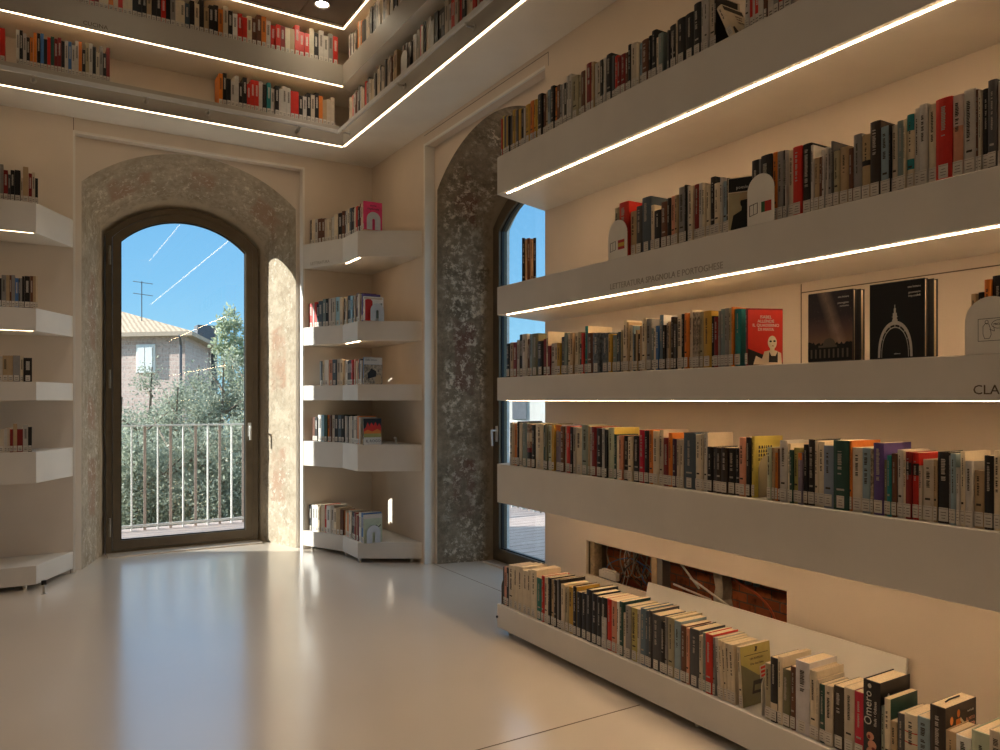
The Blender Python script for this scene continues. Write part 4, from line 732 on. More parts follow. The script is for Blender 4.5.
# books too small or too far to tell apart: one mass
mass = MB(); keys = list(PAL); mats = [M_col[k] for k in keys]+[M_pages, M_label, M_ink]
rng = random.Random(5)
for x, y, ang, t, h, col, z, dep in rest:
    d = dep or h*.66
    fwd = Vector((-math.cos(math.radians(ang)), -math.sin(math.radians(ang)), 0)) if False else Vector((-math.cos(math.radians(ang)), -math.sin(math.radians(ang)), 0))
    lat = Vector((-fwd.y, fwd.x, 0))
    o = Vector((x, y, z)) + fwd*(0 if dep else rng.uniform(0, .012))
    mi = keys.index(col)
    def bx(d0, d1, s0, s1, z0, z1, m_):
        vs = [o+fwd*dd+lat*ss+Vector((0, 0, zz)) for zz in (z0, z1) for dd, ss in ((d0, s0), (d1, s0), (d1, s1), (d0, s1))]
        mass.add(vs, [(0, 3, 2, 1), (4, 5, 6, 7), (0, 1, 5, 4), (1, 2, 6, 5), (2, 3, 7, 6), (3, 0, 4, 7)], m_)
    bx(0, .002, -t/2, t/2, 0, h, mi); bx(.002, d, -t/2, -t/2+.001, 0, h, mi); bx(.002, d, t/2-.001, t/2, 0, h, mi)
    bx(.002, d-.002, -t/2+.001, t/2-.001, .001, h-.002, len(keys))
    w2 = min(t*.44, .013)
    for s0, s1, z0, z1, m_, e_ in ((-w2, w2, .006, .042, len(keys)+1, .0006), (-w2*.6, w2*.6, .014, .017, len(keys)+2, .0009), (-w2*.6, w2*.6, .024, .027, len(keys)+2, .0009)):
        mass.add([o-fwd*e_+lat*s0+Vector((0, 0, z0)), o-fwd*e_+lat*s1+Vector((0, 0, z0)), o-fwd*e_+lat*s1+Vector((0, 0, z1)), o-fwd*e_+lat*s0+Vector((0, 0, z1))], [(0, 1, 2, 3)], m_)
    if rng.random() < .6:
        zz = h*.85; dk = light_of(col) < .25
        while zz > h*.5:
            mass.add([o-fwd*.0006+lat*s*t*.22+Vector((0, 0, q)) for s, q in ((-1, zz-.004), (1, zz-.004), (1, zz), (-1, zz))], [(0, 1, 2, 3)], len(keys)+(1 if dk else 2))
            zz -= .0065
m_o = mass.build('shelved_books', mats)
tag(m_o, 'slim and far-off books filling the corner, side and gallery shelves', 'books', None, 'stuff')

# ------------------------------------------------------------------ books with a cover in view
def ztop(k): return SH[k][1]+.0005
FRONT = (PI/2, 0, 0)
def poly_face(mb, pts, y, mi=0):
    mb.add([(x, y, z) for x, z in pts], [tuple(range(len(pts)))], mi)
def plate(parent, name, pts_list, y, mats):
    """flat printed shapes on the front board"""
    m = MB()
    for i, (pts, mi) in enumerate(pts_list): poly_face(m, pts, y-.0003*i, mi)
    return m.build(name, mats, parent)
def ell(cx, cz, rx, rz, n=18, a0=0, a1=2*PI): return [(cx+rx*math.cos(a0+(a1-a0)*i/n), cz+rz*math.sin(a0+(a1-a0)*i/n)) for i in range(n if a1-a0 > 6 else n+1)]

# leaning cream book, top shelf
b1 = book(.024, .148, .112, 'c', (XSP, 1.880, ztop('S1')+.004), 'small cream book with black top band leaning over on the top long shelf', None, 0, 0, False, seed=3)
a1 = math.radians(25)
b1.rotation_euler = (-a1, 0, 0); b1.location = (XSP, 1.900-.012*math.cos(a1), ztop('S1')+.012*math.sin(a1))
plate(b1, 'cover_print', [([(.004, .120), (.108, .120), (.108, .142), (.004, .142)], 0), ([(.008, .004), (.036, .004), (.032, .022), (.022, .044), (.010, .036)], 0), ([(.040, .004), (.062, .004), (.054, .022), (.044, .033)], 0)], -.0125, [M_ink])
for i in range(3):
    text('cover_lettering', ('letture', 'scelte', 'racconti')[i], .013, M_col['br'], b1, (.052, -.0139, .098-.014*i), FRONT)

# five thin books at the window end of the second shelf, turned towards the room
th_ = math.radians(57); dv = Vector((math.cos(th_), math.sin(th_), 0)); lv = Vector((-dv.y, dv.x, 0)); p0 = Vector((2.135, 3.262, ztop('S2')))
for i, (col_, t_, h_) in enumerate((('k', .0165, .226), ('t', .0105, .222), ('br', .0165, .225), ('t', .0150, .222), ('k', .0150, .226))):
    off = sum((.0165, .0105, .0165, .0150, .0150)[:i])+t_/2
    book(t_-.0006, h_, .125, col_, p0-lv*off, ('black', 'tan', 'brown', 'tan', 'black')[i]+' thin book against the window, %s of five at the second shelf end' % ORD[i], 'five backlit books', th_, 0, False, False, True, seed=50+i)

# second shelf: face-out book with a soldier's silhouette
b2 = book(.0085, .190, .100, 'c', (XF+.0062+.00425, 1.902, ztop('S2')), 'face-out book with a dark cap-wearing silhouette on the second long shelf', None, -PI/2+math.radians(30), 0, False, False, False, seed=4)
plate(b2, 'cover_print', [([(.003, .003), (.097, .003), (.097, .135), (.003, .135)], 1), ([(.003, .138), (.097, .138), (.097, .187), (.003, .187)], 0),
    ([(.01, .003), (.094, .003), (.092, .045), (.084, .062), (.078, .072), (.078, .085), (.05, .085), (.048, .07), (.02, .055)], 0), (ell(.064, .098, .02, .022), 0),
    ([(.04, .105), (.092, .112), (.088, .128), (.062, .135), (.044, .128)], 2)], -.0048, [M_black, M_col['kh'], M_col['t']])
text('cover_lettering', 'poesie', .016, M_label, b2, (.030, -.0066, .148), FRONT)

# third shelf: red book standing a little turned, woman's figure on the cover
b3 = book(.020, .202, .132, 'dr', (2.139, 1.8265, ztop('S3')), 'bright red face-out book with a pale figure, third long shelf', None, 0, 0, False, seed=5)
b3.rotation_euler = (0, 0, math.radians(-23))
plate(b3, 'cover_print', [([(.001, .001), (.131, .001), (.131, .196), (.001, .196)], 0),
    ([(.001, .001), (.131, .001), (.131, .012), (.001, .06)], 1), (ell(.092, .082, .017, .024), 2), ([(.082, .045), (.1, .045), (.1, .066), (.084, .066)], 2),
    ([(.045, .004), (.128, .004), (.125, .045), (.105, .054), (.08, .054), (.062, .05), (.055, .03)], 2), ([(.078, .012), (.112, .012), (.112, .052), (.104, .035), (.088, .035), (.08, .05)], 1),
    ([(.02, .004), (.09, .004), (.075, .013), (.03, .035)], 2), (ell(.085, .086, .005, .0035, 8), 1), (ell(.099, .087, .005, .0035, 8), 1), (ell(.093, .070, .004, .0015, 8), 3)],
    -.0104, [M_col['r'], M_black, M_col['c'], M_col['dr']])
for i, s_ in enumerate(('ISABEL', 'ALLENDE', 'IL QUADERNO', 'DI MAYA')):
    text('cover_lettering', s_, .0150, M_label, b3, (.066, -.0146, .166-.0145*i), FRONT, align='CENTER')

# third shelf: two pairs of face-out books
def galaxy_mat():
    m = bpy.data.materials.new('night sky print')
    n, l, b = nodes_of(m)
    t = n.new('ShaderNodeTexCoord').outputs['Object']
    sx = n.new('ShaderNodeSeparateXYZ'); l.new(t, sx.inputs[0])
    base = ramp_node(n, [(.0, (.30, .17, .10)), (.30, (.16, .09, .075)), (.55, (.055, .042, .05)), (1.0, (.04, .034, .042))])
    l.new(math_n(n, l, 'DIVIDE', math_n(n, l, 'SUBTRACT', sx.outputs['Z'], .05), .17), base.inputs[0])
    nz = noise_n(n, l, t, 26, 8, .7)
    dist = math_n(n, l, 'ABSOLUTE', math_n(n, l, 'SUBTRACT', sx.outputs['X'], math_n(n, l, 'SUBTRACT', .135, math_n(n, l, 'MULTIPLY', sx.outputs['Z'], .35))))
    core = math_n(n, l, 'SUBTRACT', .75, math_n(n, l, 'MULTIPLY', dist, 26), True)
    col = mix(n, l, math_n(n, l, 'MULTIPLY', core, nz), base.outputs[0], (.75, .52, .38))
    st = n.new('ShaderNodeTexVoronoi'); st.inputs['Scale'].default_value = 130; l.new(t, st.inputs['Vector'])
    star = math_n(n, l, 'MULTIPLY', math_n(n, l, 'SUBTRACT', .12, st.outputs['Distance']), 8, True)
    col = mix(n, l, star, col, (.6, .5, .42))
    l.new(col, b.inputs['Base Color']); b.inputs['Roughness'].default_value = .45
    return m
M_gal = galaxy_mat()
def face_out(pxname, y, w, h, t, xoff, label, prints, sub):
    o = book(t, h, w, 'dg', (XF+.012+xoff+t/2, y, ztop('S3')), label, None, -PI/2, 0, True, False, False, seed=9)
    if prints: prints(o, t)
    return o
def pr_gal(o, t):
    tr = [(.002, .002), (.157, .002), (.157, .060)]
    rr = random.Random(3)
    k = [(.157-.155*i/30, .054+.012*abs(i/30-.45)+rr.uniform(-.004, .006)) for i in range(31)]
    plate(o, 'cover_print', [([(.002, .002), (.158, .002), (.158, .218), (.002, .218)], 0)], -t/2-.0004, [M_gal])
    dome = [(.04, .045), (.105, .045), (.105, .052)] + ell(.078, .052, .022, .022, 12, 0, PI) + [(.04, .052)]
    sk = [(.002, .0025), (.157, .0025)] + k
    it = [(sk, 0), (dome, 1)]
    for i in range(9): it.append(([(.012+.016*i, .012), (.018+.016*i, .012), (.018+.016*i, .04), (.012+.016*i, .04)], 1))
    plate(o, 'cover_silhouette', it, -t/2-.0010, [M_black, M_seam])
    for i, s_ in enumerate(('una lettura', 'passeggiate', 'notturne')):
        text('cover_lettering', s_, .0085, M_label, o, (.148, -t/2-.0046, (.196, .178, .168)[i]), FRONT, align='RIGHT')
def pr_dome(o, t):
    W = .166
    m = MB()
    plate(o, 'cover_print', [([(.004, .002), (W, .002), (W, .221), (.004, .221)], 0)], -t/2-.0004, [M_black])
    y = -t/2-.0012
    def arc_band(cx, w_out, h_out, w_in, h_in, z0):
        n = 26; A = []; B = []
        for i in range(n+1):
            a = PI*i/n
            A.append((cx+w_out*math.cos(a), z0+h_out*max(0,math.sin(a))**.8)); B.append((cx+w_in*math.cos(a), z0+h_in*max(0,math.sin(a))**.8))
        for i in range(n): m.add([(A[i][0], y, A[i][1]), (A[i+1][0], y, A[i+1][1]), (B[i+1][0], y, B[i+1][1]), (B[i][0], y, B[i][1])], [(0, 1, 2, 3)])
    arc_band(.082, .052, .105, .045, .094, .004); arc_band(.082, .041, .088, .0395, .085, .004)
    for q in range(9):
        a = PI*(q+.5)/9
        x0, z0, x1, z1 = .082+.041*math.cos(a), .004+.088*max(0,math.sin(a))**.8, .082+.046*math.cos(a), .004+.095*max(0,math.sin(a))**.8
        m.add([(x0-.001, y, z0), (x0+.001, y, z0), (x1+.001, y, z1), (x1-.001, y, z1)], [(0, 1, 2, 3)])
    for x0, x1, z0, z1 in ((.074, .090, .108, .114), (.076, .088, .114, .132), (.079, .085, .132, .146), (.081, .083, .146, .156), (.073, .091, .120, .122)):
        m.add([(x0, y-.0004, z0), (x1, y-.0004, z0), (x1, y-.0004, z1), (x0, y-.0004, z1)], [(0, 1, 2, 3)])
    m.build('cover_drawing', M_label, o)
    for i, s_ in enumerate(('una lettura', 'geometrie', 'impossibili')):
        text('cover_lettering', s_, .0085, M_label, o, (.158, -t/2-.0030, (.200, .184, .174)[i]), FRONT, align='RIGHT')
    text('cover_lettering', 'edizioni', .006, M_label, o, (.09, -t/2-.0030, .012), FRONT, align='CENTER')
face_out('g', 1.572, .160, .220, .016, 0, 'dark face-out book with a starry sky over a dome, third long shelf', pr_gal, 0)
face_out('g', 1.562, .162, .219, .020, .019, 'dark book standing directly behind the starry-sky face-out book', None, 0)
face_out('d', 1.362, .168, .223, .017, 0, 'black face-out book with a white dome drawing, third long shelf', pr_dome, 0)
face_out('d', 1.350, .170, .221, .022, .020, 'dark book standing directly behind the white dome drawing book', None, 0)

# fourth shelf: yellow book behind the slotted bookend
YB4 = 1.8070
b4 = book(.014, .214, .150, 'y', (2.150, YB4, ztop('S4')), 'yellow book with bold black title behind the slotted bookend, fourth long shelf', None, 0, 0, False, True, True, seed=12)
it = []
rr = random.Random(2)
for row in range(4):
    x = .02
    while x < .095:
        w_ = rr.uniform(.006, .012); it.append(([(x, .170-.014*row), (x+w_, .170-.014*row), (x+w_*.8, .181-.014*row), (x+.001, .181-.014*row)], 0)); x += w_+.003
it += [([(.118, .03), (.138, .03), (.138, .10), (.126, .125), (.118, .09)], 1), ([(.06, .02), (.075, .02), (.075, .05), (.06, .05)], 1), ([(.06, .05), (.075, .05), (.072, .1), (.062, .1)], 0)]
m = MB()
for pts, mi in it: poly_face(m, pts, -.0074, mi)
m.build('cover_lettering', [M_ink, M_col['r']], b4)

# lowest shelf: olive-yellow book closing the leaning row
b5 = book(.016, .212, .158, 'c', (2.138, 1.848, ztop('S5')), 'olive-yellow book with a red-striped sticker closing the leaning row, lowest shelf', None, 0, 0, False, True, True, seed=14)
b5.rotation_euler = (-math.radians(4), 0, 0); b5.location.z += .008*math.sin(math.radians(4))
plate(b5, 'cover_print', [([(.001, .001), (.157, .001), (.157, .211), (.001, .211)], 0), ([(.001, .001), (.157, .001), (.157, .105), (.09, .10), (.03, .135), (.001, .15)], 1),
    ([(.02, .176), (.145, .176), (.145, .178), (.02, .178)], 2), ([(.072, .186), (.084, .186), (.09, .202), (.076, .204), (.078, .196)], 2), ([(.05, .04), (.135, .04), (.128, .085), (.06, .085)], 3), ([(.062, .05), (.125, .05), (.12, .07), (.066, .07)], 1),
    ([(.095, .085), (.156, .092), (.156, .137), (.095, .130)], 4), ([(.10, .118), (.15, .122), (.15, .131), (.10, .127)], 5), ([(.10, .104), (.15, .108), (.15, .117), (.10, .113)], 5), ([(.10, .090), (.15, .094), (.15, .103), (.10, .099)], 5)],
    -.0084, [M_col['y2'], M_col['ol'], M_ink, M_black, M_label, M_col['r']])
text('cover_lettering', 'UN INVERNO', .0115, M_ltr, b5, (.08, -.0120, .160), FRONT, align='CENTER')
text('cover_lettering', 'Una macchina', .0125, M_ltr, b5, (.08, -.0120, .142), FRONT, align='CENTER')

# lowest shelf: thick black book with large white name on the spine
b6 = book(.0535, .250, .158, 'k', (2.137, 1.3576, ztop('S5')), 'thick black book with large white title on its spine, lowest long shelf', None, 0, 0, True, False, False, seed=15)
UPR = Matrix(((0, 0, -1), (0, 1, 0), (1, 0, 0))).to_euler()
text('spine_title', 'Omero', .0345, M_label, b6, (-.0012, -.002, .116), UPR)
text('spine_title', 'Iliade • Odissea', .0120, M_label, b6, (-.0012, -.0175, .118), UPR)
m = MB()
for cx, cz, rx, rz in ((.002, .085, .012, .012), (-.004, .060, .014, .014), (.004, .035, .011, .016), (-.004, .012, .013, .010)):
    m.add([(-.0010, y_, z_) for y_, z_ in ell(cx, cz, rx, rz, 12)], [tuple(range(11, -1, -1))])
for cx, cz, rx, rz in ((.006, .082, .005, .006), (-.008, .050, .006, .005), (.003, .028, .004, .008)):
    m.add([(-.0014, y_, z_) for y_, z_ in ell(cx, cz, rx, rz, 9)], [tuple(range(8, -1, -1))], 1)
m.build('spine_picture', [M_col['sa'], M_col['dr']], b6)
m = MB(); m.add([(-.0010, y_, z_) for y_, z_ in ell(.004, .235, .006, .007, 10)], [tuple(range(9, -1, -1))]); m.build('spine_emblem', M_label, b6)
m = MB()
for cx, cz, rx, rz in ((.045, .200, .006, .014),): poly_face(m, ell(cx, cz, rx, rz, 10), -.0272, 0)
m.build('cover_print', M_label, b6)

# lowest shelf: thick black book with orange figures
b7 = book(.042, .240, .165, 'kb', (2.140, 1.1645, ztop('S5')), 'thick dark book with orange figures on its cover, near the lowest shelf end', None, 0, 0, False, False, True, seed=16)
fig = []
for ox, oz, s_ in ((.032, .098, 1.0), (.066, .118, .95)):
    fig += [([(ox-.008*s_, oz), (ox+.006*s_, oz), (ox+.016*s_, oz+.045*s_), (ox+.016*s_, oz+.085*s_), (ox-.010*s_, oz+.085*s_), (ox-.014*s_, oz+.04*s_)], 0), (ell(ox+.003*s_, oz+.101*s_, .0085*s_, .012*s_, 10), 0),
            ([(ox+.012*s_, oz+.078*s_), (ox+.04*s_, oz+.055*s_), (ox+.042*s_, oz+.062*s_), (ox+.014*s_, oz+.088*s_)], 1), ([(ox-.012*s_, oz+.04*s_), (ox+.016*s_, oz+.045*s_), (ox+.010*s_, oz+.056*s_), (ox-.012*s_, oz+.052*s_)], 2)]
m = MB()
for i, (pts, mi) in enumerate(fig): poly_face(m, pts, -.0214-.0002*i, mi)
m.build('cover_print', [M_col['o'], M_col['c'], M_col['r']], b7)
for i, s_ in enumerate(('IL MITO', 'GRECO', 'E LATINO')):
    text('cover_lettering', s_, .0135, M_col['sa'], b7, (.128, -.0245, .185-.017*i), FRONT, align='CENTER')
text('cover_lettering', 'testi scelti', .008, M_label, b7, (.128, -.0245, .210), FRONT, align='CENTER')
m = MB(); m.tube([(.05, .004, .2400), (.07, .004, .2440), (.12, .002, .2445)], .0022, 6); m.build('ribbon', M_black, b7)

# corner bookcase: last book of each row shows its cover
def corner_cover(k, y, t, h, dep, col, label, xs=2.142):
    return book(t, h, dep, col, (xs, y, ztop(k)), label, None, 0, 0, False, True, True, seed=int(y*1000) % 97)
YC = 5.478
q = corner_cover('S1', YC, .024, .215, .148, 'pk', 'bright pink book behind a white bookend, top shelf of corner bookcase')
text('cover_lettering', 'storie', .022, M_ink, q, (.075, -.0125, .180), FRONT, align='CENTER')
text('cover_lettering', 'vagabonde', .022, M_ink, q, (.075, -.0125, .155), FRONT, align='CENTER')
q = corner_cover('S2', YC, .022, .185, .160, 'w', 'white book with red cover picture behind bookend, second shelf of corner bookcase')
plate(q, 'cover_print', [([(.01, .0), (.07, .0), (.07, .15), (.05, .17), (.01, .16)], 0), ([(.09, .02), (.15, .02), (.15, .14), (.1, .13)], 1), ([(.0, .165), (.15, .165), (.15, .178), (.0, .178)], 2)], -.0114, [M_col['r'], M_col['tg'], M_col['be']])
q2 = corner_cover('S2', YC+.030, .030, .208, .145, 'pu', 'tall violet book second from the end, second shelf of corner bookcase')
q = corner_cover('S3', YC-.0, .020, .205, .150, 'bl', 'book with white-headed brown cover closing third shelf of corner bookcase')
plate(q, 'cover_print', [([(.0, .0), (.15, .0), (.15, .15), (.0, .15)], 0), ([(.0, .151), (.15, .151), (.15, .204), (.0, .204)], 1), ([(.09, .005), (.14, .005), (.14, .07), (.09, .07)], 2), ([(.03, .04), (.1, .06), (.1, .1), (.06, .12), (.03, .08)], 3)], -.0104, [M_col['mo'], M_label, M_col['t'], M_black])
text('cover_lettering', 'Sulle tracce', .02, M_ink, q, (.012, -.0122, .18), FRONT)
q = corner_cover('S4', YC-.0, .020, .200, .142, 'k', 'black book with red flames closing fourth shelf of corner bookcase')
fl = [(.0, .09), (.142, .09), (.142, .13), (.125, .165), (.11, .14), (.095, .175), (.078, .145), (.06, .17), (.048, .14), (.03, .172), (.015, .13), (.0, .12)]
plate(q, 'cover_print', [(fl, 0), ([(.0, .07), (.142, .07), (.142, .1), (.11, .12), (.07, .1), (.03, .115), (.0, .1)], 1), ([(.0, .055), (.142, .055), (.142, .085), (.0, .085)], 2), ([(.0, .0), (.142, .0), (.142, .056), (.0, .056)], 3)], -.0104, [M_col['r'], M_col['o'], M_col['kh2'], M_label])
text('cover_lettering', 'IL ROGO', .030, M_ink, q, (.076, -.0120, .018), FRONT, align='CENTER')
q = corner_cover('S5', YC-.0, .020, .215, .150, 'lgn', 'green book behind a pale bookend, lowest shelf of corner bookcase')
plate(q, 'cover_print', [([(.0, .185), (.15, .185), (.15, .214), (.0, .214)], 0), ([(.095, .13), (.115, .115), (.115, .07), (.122, .07), (.122, .115), (.142, .13), (.138, .136), (.118, .12), (.099, .136)], 1)], -.0104, [M_label, M_black])

# ------------------------------------------------------------------ bookends
def arch_plate(w, h, th, slot):
    """upright plate with rounded top, in local XZ, thickness along y"""
    hw = w/2; n = 14
    out = [(hw, 0)] + [(hw*math.cos(PI*i/n), h-hw+hw*math.sin(PI*i/n)) for i in range(n+1)] + [(-hw, 0)]
    mb = MB()
    if not slot:
        N = len(out)
        mb.add([(x, -th/2, z) for x, z in out]+[(x, th/2, z) for x, z in out], [tuple(range(N)), tuple(range(2*N-1, N-1, -1))]+[(i, N+i, N+(i+1) % N, (i+1) % N) for i in range(N)])
    else:
        sw = slot/2; sh = h*.62
        inn = [(sw, 0)] + [(sw*math.cos(PI*i/n), sh-sw+sw*math.sin(PI*i/n)) for i in range(n+1)] + [(-sw, 0)]
        N = len(out)
        vs = [(x, -th/2, z) for x, z in out]+[(x, -th/2, z) for x, z in inn]+[(x, th/2, z) for x, z in out]+[(x, th/2, z) for x, z in inn]
        fs = []
        for i in range(N-1):
            fs += [(i, i+1, N+i+1, N+i), (2*N+i+1, 2*N+i, 3*N+i, 3*N+i+1), (i+1, i, 2*N+i, 2*N+i+1), (N+i, N+i+1, 3*N+i+1, 3*N+i)]
        fs += [(0, N, 3*N, 2*N), (N-1, 3*N-1, 4*N-1, 2*N-1)]
        mb.add(vs, fs)
    return mb
def bookend(loc, w, h, rz, label, m, slot=0, base=True):
    o = thing('bookend', loc, label, 'bookend', 'rounded metal bookends', rz)
    arch_plate(w, h, .003, slot).build('upright', m, o)
    if base:
        b = MB(); b.box(-w/2, w/2, .002, .0022, 0, .0004); b.build('foot_plate', m, o)
    return o
M_flag_r = mat('flag red', (.50, .03, .02), .5); M_flag_y = mat('flag yellow', (.6, .38, .04), .5); M_flag_g = mat('flag green', (.03, .12, .04), .5)
def icon(o, flag):
    y = -.0022
    m = MB()
    # open book outline
    for pts in ([(-.047, .030), (-.044, .030), (-.044, .066), (-.047, .066)], [(-.014, .036), (-.011, .036), (-.011, .072), (-.014, .072)], [(-.047, .030), (-.011, .036), (-.011, .038), (-.047, .032)], [(-.047, .066), (-.011, .072), (-.011, .074), (-.047, .069)], [(-.030, .033), (-.028, .033), (-.028, .069), (-.030, .069)]):
        poly_face(m, pts, y)
    m.build('book_icon', M_ink, o)
    m = MB()
    if flag == 'es': L = [((.004, .034), (.046, .046), 0), ((.004, .046), (.046, .062), 1), ((.004, .062), (.046, .074), 0)]
    else: L = [((.004, .036), (.019, .072), 2), ((.019, .036), (.046, .072), 0)]
    for (x0, z0), (x1, z1), mi in L: poly_face(m, [(x0, z0), (x1, z0), (x1, z1), (x0, z1)], y, mi)
    m.build('flag_sticker', [M_flag_r, M_flag_y, M_flag_g], o)
o = bookend((XF+.004, 2.500, ztop('S2')), .122, .162, -PI/2, 'cream rounded bookend with a Spanish flag sticker on the second long shelf', M_bookend, base=False); icon(o, 'es')
o = bookend((XF+.004, 1.752, ztop('S2')), .112, .170, -PI/2, 'cream rounded bookend with a Portuguese flag sticker on the second long shelf', M_bookend, base=False); icon(o, 'pt')
o = bookend((XF+.005, 1.018, ztop('S3')), .128, .150, -PI/2, 'cream rounded bookend with a line drawing at the end of the third shelf', M_bookend, base=False)
m = MB(); y = -.0022
def line(mb, pts, w_=.0012):
    for (x0, z0), (x1, z1) in zip(pts, pts[1:]):
        dx, dz = x1-x0, z1-z0; L_ = math.hypot(dx, dz) or 1; nx, nz = -dz/L_*w_/2, dx/L_*w_/2
        poly_face(mb, [(x0-nx, z0-nz), (x1-nx, z1-nz), (x1+nx, z1+nz), (x0+nx, z0+nz)], y)
line(m, [(-.030, .034), (.040, .034), (.040, .092), (-.030, .092), (-.030, .034)])
line(m, [(-.014, .040), (-.018, .052), (-.018, .072), (-.012, .080), (-.004, .078), (0, .066), (.002, .050), (-.002, .040), (-.014, .040)])
line(m, ell(-.009, .083, .004, .005, 10)+[(-.005, .083)]); line(m, [(-.002, .064), (.010, .058), (.008, .072)])
line(m, ell(.020, .076, .017, .011, 14)+[(.037, .076)])
m.build('line_drawing', M_ink, o)
text('lettering', 'PROSA', .008, M_ink, o, (.020, -.0023, .0735), FRONT, align='CENTER')
bookend((2.20, 2.192, ztop('S1')), .115, .185, 0, 'plain cream rounded bookend among black books on the top long shelf', M_bookend)
bookend((2.222, 1.7955, ztop('S4')), .112, .150, 0, 'sand-coloured slotted bookend against a yellow book on the fourth long shelf', M_bookend_kh, .018)
bookend((2.190, 3.462, ztop('S5')), .11, .150, 0, 'taupe rounded bookend closing the window end of the lowest long shelf', mat('taupe enamelled bookend', (.22, .19, .16), .45))
bookend((2.20, 1.7660, ztop('S5')), .11, .150, 0, 'thin white bookend beside khaki books on the lowest long shelf', M_bookend)
M_be = mat('blue-grey enamelled bookend', (.55, .58, .62), .4)
for k, w_, x_, lab in (('S1', .110, 2.215, 'pale slotted bookend against the pink book on the corner bookcase'), ('S2', .110, 2.245, 'pale slotted bookend on the second shelf of the corner bookcase'), ('S5', .110, 2.215, 'pale slotted bookend against the green book at the corner bookcase foot')):
    bookend((x_, 5.452, ztop(k)), w_, .135, 0, lab, M_be, .022)
bookend((2.13, 4.705, 3.4455), .10, .16, -PI/2, 'white oval-topped bookend on the gallery shelf of the long wall', M_white_metal, base=False)
o = thing('wire_bookend', (2.40, 5.47, ztop('S4')), 'small white wire bookend standing empty on the corner bookcase', 'bookend')
m = MB(); m.box(-.10, .0, -.02, -.016, 0, .003); m.build('foot_plate', M_white_metal, o)
m = MB(); m.box(-.002, .002, -.026, -.006, 0, .05); m.box(-.02, .002, -.02, -.012, .044, .052); m.build('upright', M_white_metal, o)

# ------------------------------------------------------------------ hole in the long wall
def uv_box(o, su):
    uvl = o.data.uv_layers.new(name='UVMap')
    for p in o.data.polygons:
        for li in p.loop_indices:
            v = o.data.vertices[o.data.loops[li].vertex_index].co
            uvl.data[li].uv = ((v.y if abs(p.normal.x) > .5 else v.x)*su, v.z*su)
M_oldbrick = brick_mat('old red brick', (.42, .115, .04), (.22, .055, .022), (.13, .085, .06), 3.2)
r = MB(); r.box(2.70, 2.74, HY0-.2, HY1+.2, .1, .7)
o = struct(r.build('wall_cavity', M_oldbrick)); uv_box(o, 1.8)
r = MB(); r.box(2.56, 2.70, HY1+.02, HY1+.05, .1, .7); r.box(2.56, 2.70, HY0-.05, HY0-.02, .1, .7)
r.box(2.56, 2.70, HY0-.05, HY1+.05, .08, .1); r.box(2.56, 2.70, HY0-.05, HY1+.05, .7, .72)
struct(r.build('trim_6', M_seam))
for y0, y1, m_, lab in ((2.727, 2.763, mat('raw pine', (.46, .34, .20), .7, .2), 'raw pine stud inside the wall hole'), (2.688, 2.724, mat('galvanised stud', (.20, .19, .18), .5, .1, metal=.5), 'grey metal stud beside the pine one inside the wall hole'), (3.205, 3.240, mat('chipboard', (.34, .26, .17), .8, .3, 60), 'chipboard post at the window end of the wall hole')):
    s = MB(); s.box(2.560, 2.585, y0, y1, .1005, .6995); s.box(2.585, 2.62, y0+.008, y1-.008, .1005, .6995)
    tag(s.build('wall_stud', m_, bevel=.002), lab, 'stud', 'studs in the wall hole')
rr = random.Random(6)
s = MB()
prof = [(2.385+rr.uniform(-.012, .012), .1005+.5985*q_/12) for q_ in range(13)]; prof2 = [(2.435+rr.uniform(-.012, .012), .1005+.5985*q_/12) for q_ in range(13)]
for q_ in range(12):
    (a0, z0), (a1, z1), (b0, _), (b1, _) = prof[q_], prof[q_+1], prof2[q_], prof2[q_+1]
    s.add([(2.640, a0, z0), (2.640, b0, z0), (2.640, b1, z1), (2.640, a1, z1), (2.699, a0, z0), (2.699, b0, z0), (2.699, b1, z1), (2.699, a1, z1)], [(3, 2, 1, 0), (0, 4, 7, 3), (1, 2, 6, 5)])
tag(s.build('mortar_pier', mat('lime mortar', (.46, .40, .33), .9, .3, 25, .6, 30)), 'crumbly pale mortar pier between the bricks in the wall hole', 'pier')
s = MB(); s.tube([(2.570, HY0-.01, .489), (2.570, HY1+.01, .489)], .0055, 8); tag(s.build('steel_rod', M_steel, smooth=True), 'thin bright metal rail along the top of the wall hole', 'rail')
def cable(pts, r, m_, lab, grp='loose cables in the wall hole'):
    pts = [Vector(p_) for p_ in pts]; out = []
    Q_ = [pts[0]]+pts+[pts[-1]]
    for i_ in range(1, len(Q_)-2):
        a, b_, c_, d_ = Q_[i_-1:i_+3]
        for k_ in range(7):
            u = k_/7
            out.append(.5*((2*b_)+(c_-a)*u+(2*a-5*b_+4*c_-d_)*u*u+(3*b_-a-3*c_+d_)*u**3))
    out.append(pts[-1])
    m = MB(); m.tube(out, r, 7)
    tag(m.build('cable', m_, smooth=True), lab, 'cable', grp)
MC = [mat('grey cable', (.24, .22, .19), .5), mat('black cable', (.02, .02, .02), .5), mat('brown cable', (.16, .07, .035), .5), mat('white cable', (.66, .61, .54), .5), mat('blue cable', (.05, .16, .34), .5), mat('red-orange conduit', (.42, .07, .02), .5)]
names = ['grey', 'black', 'brown', 'white', 'blue']
x = 2.583
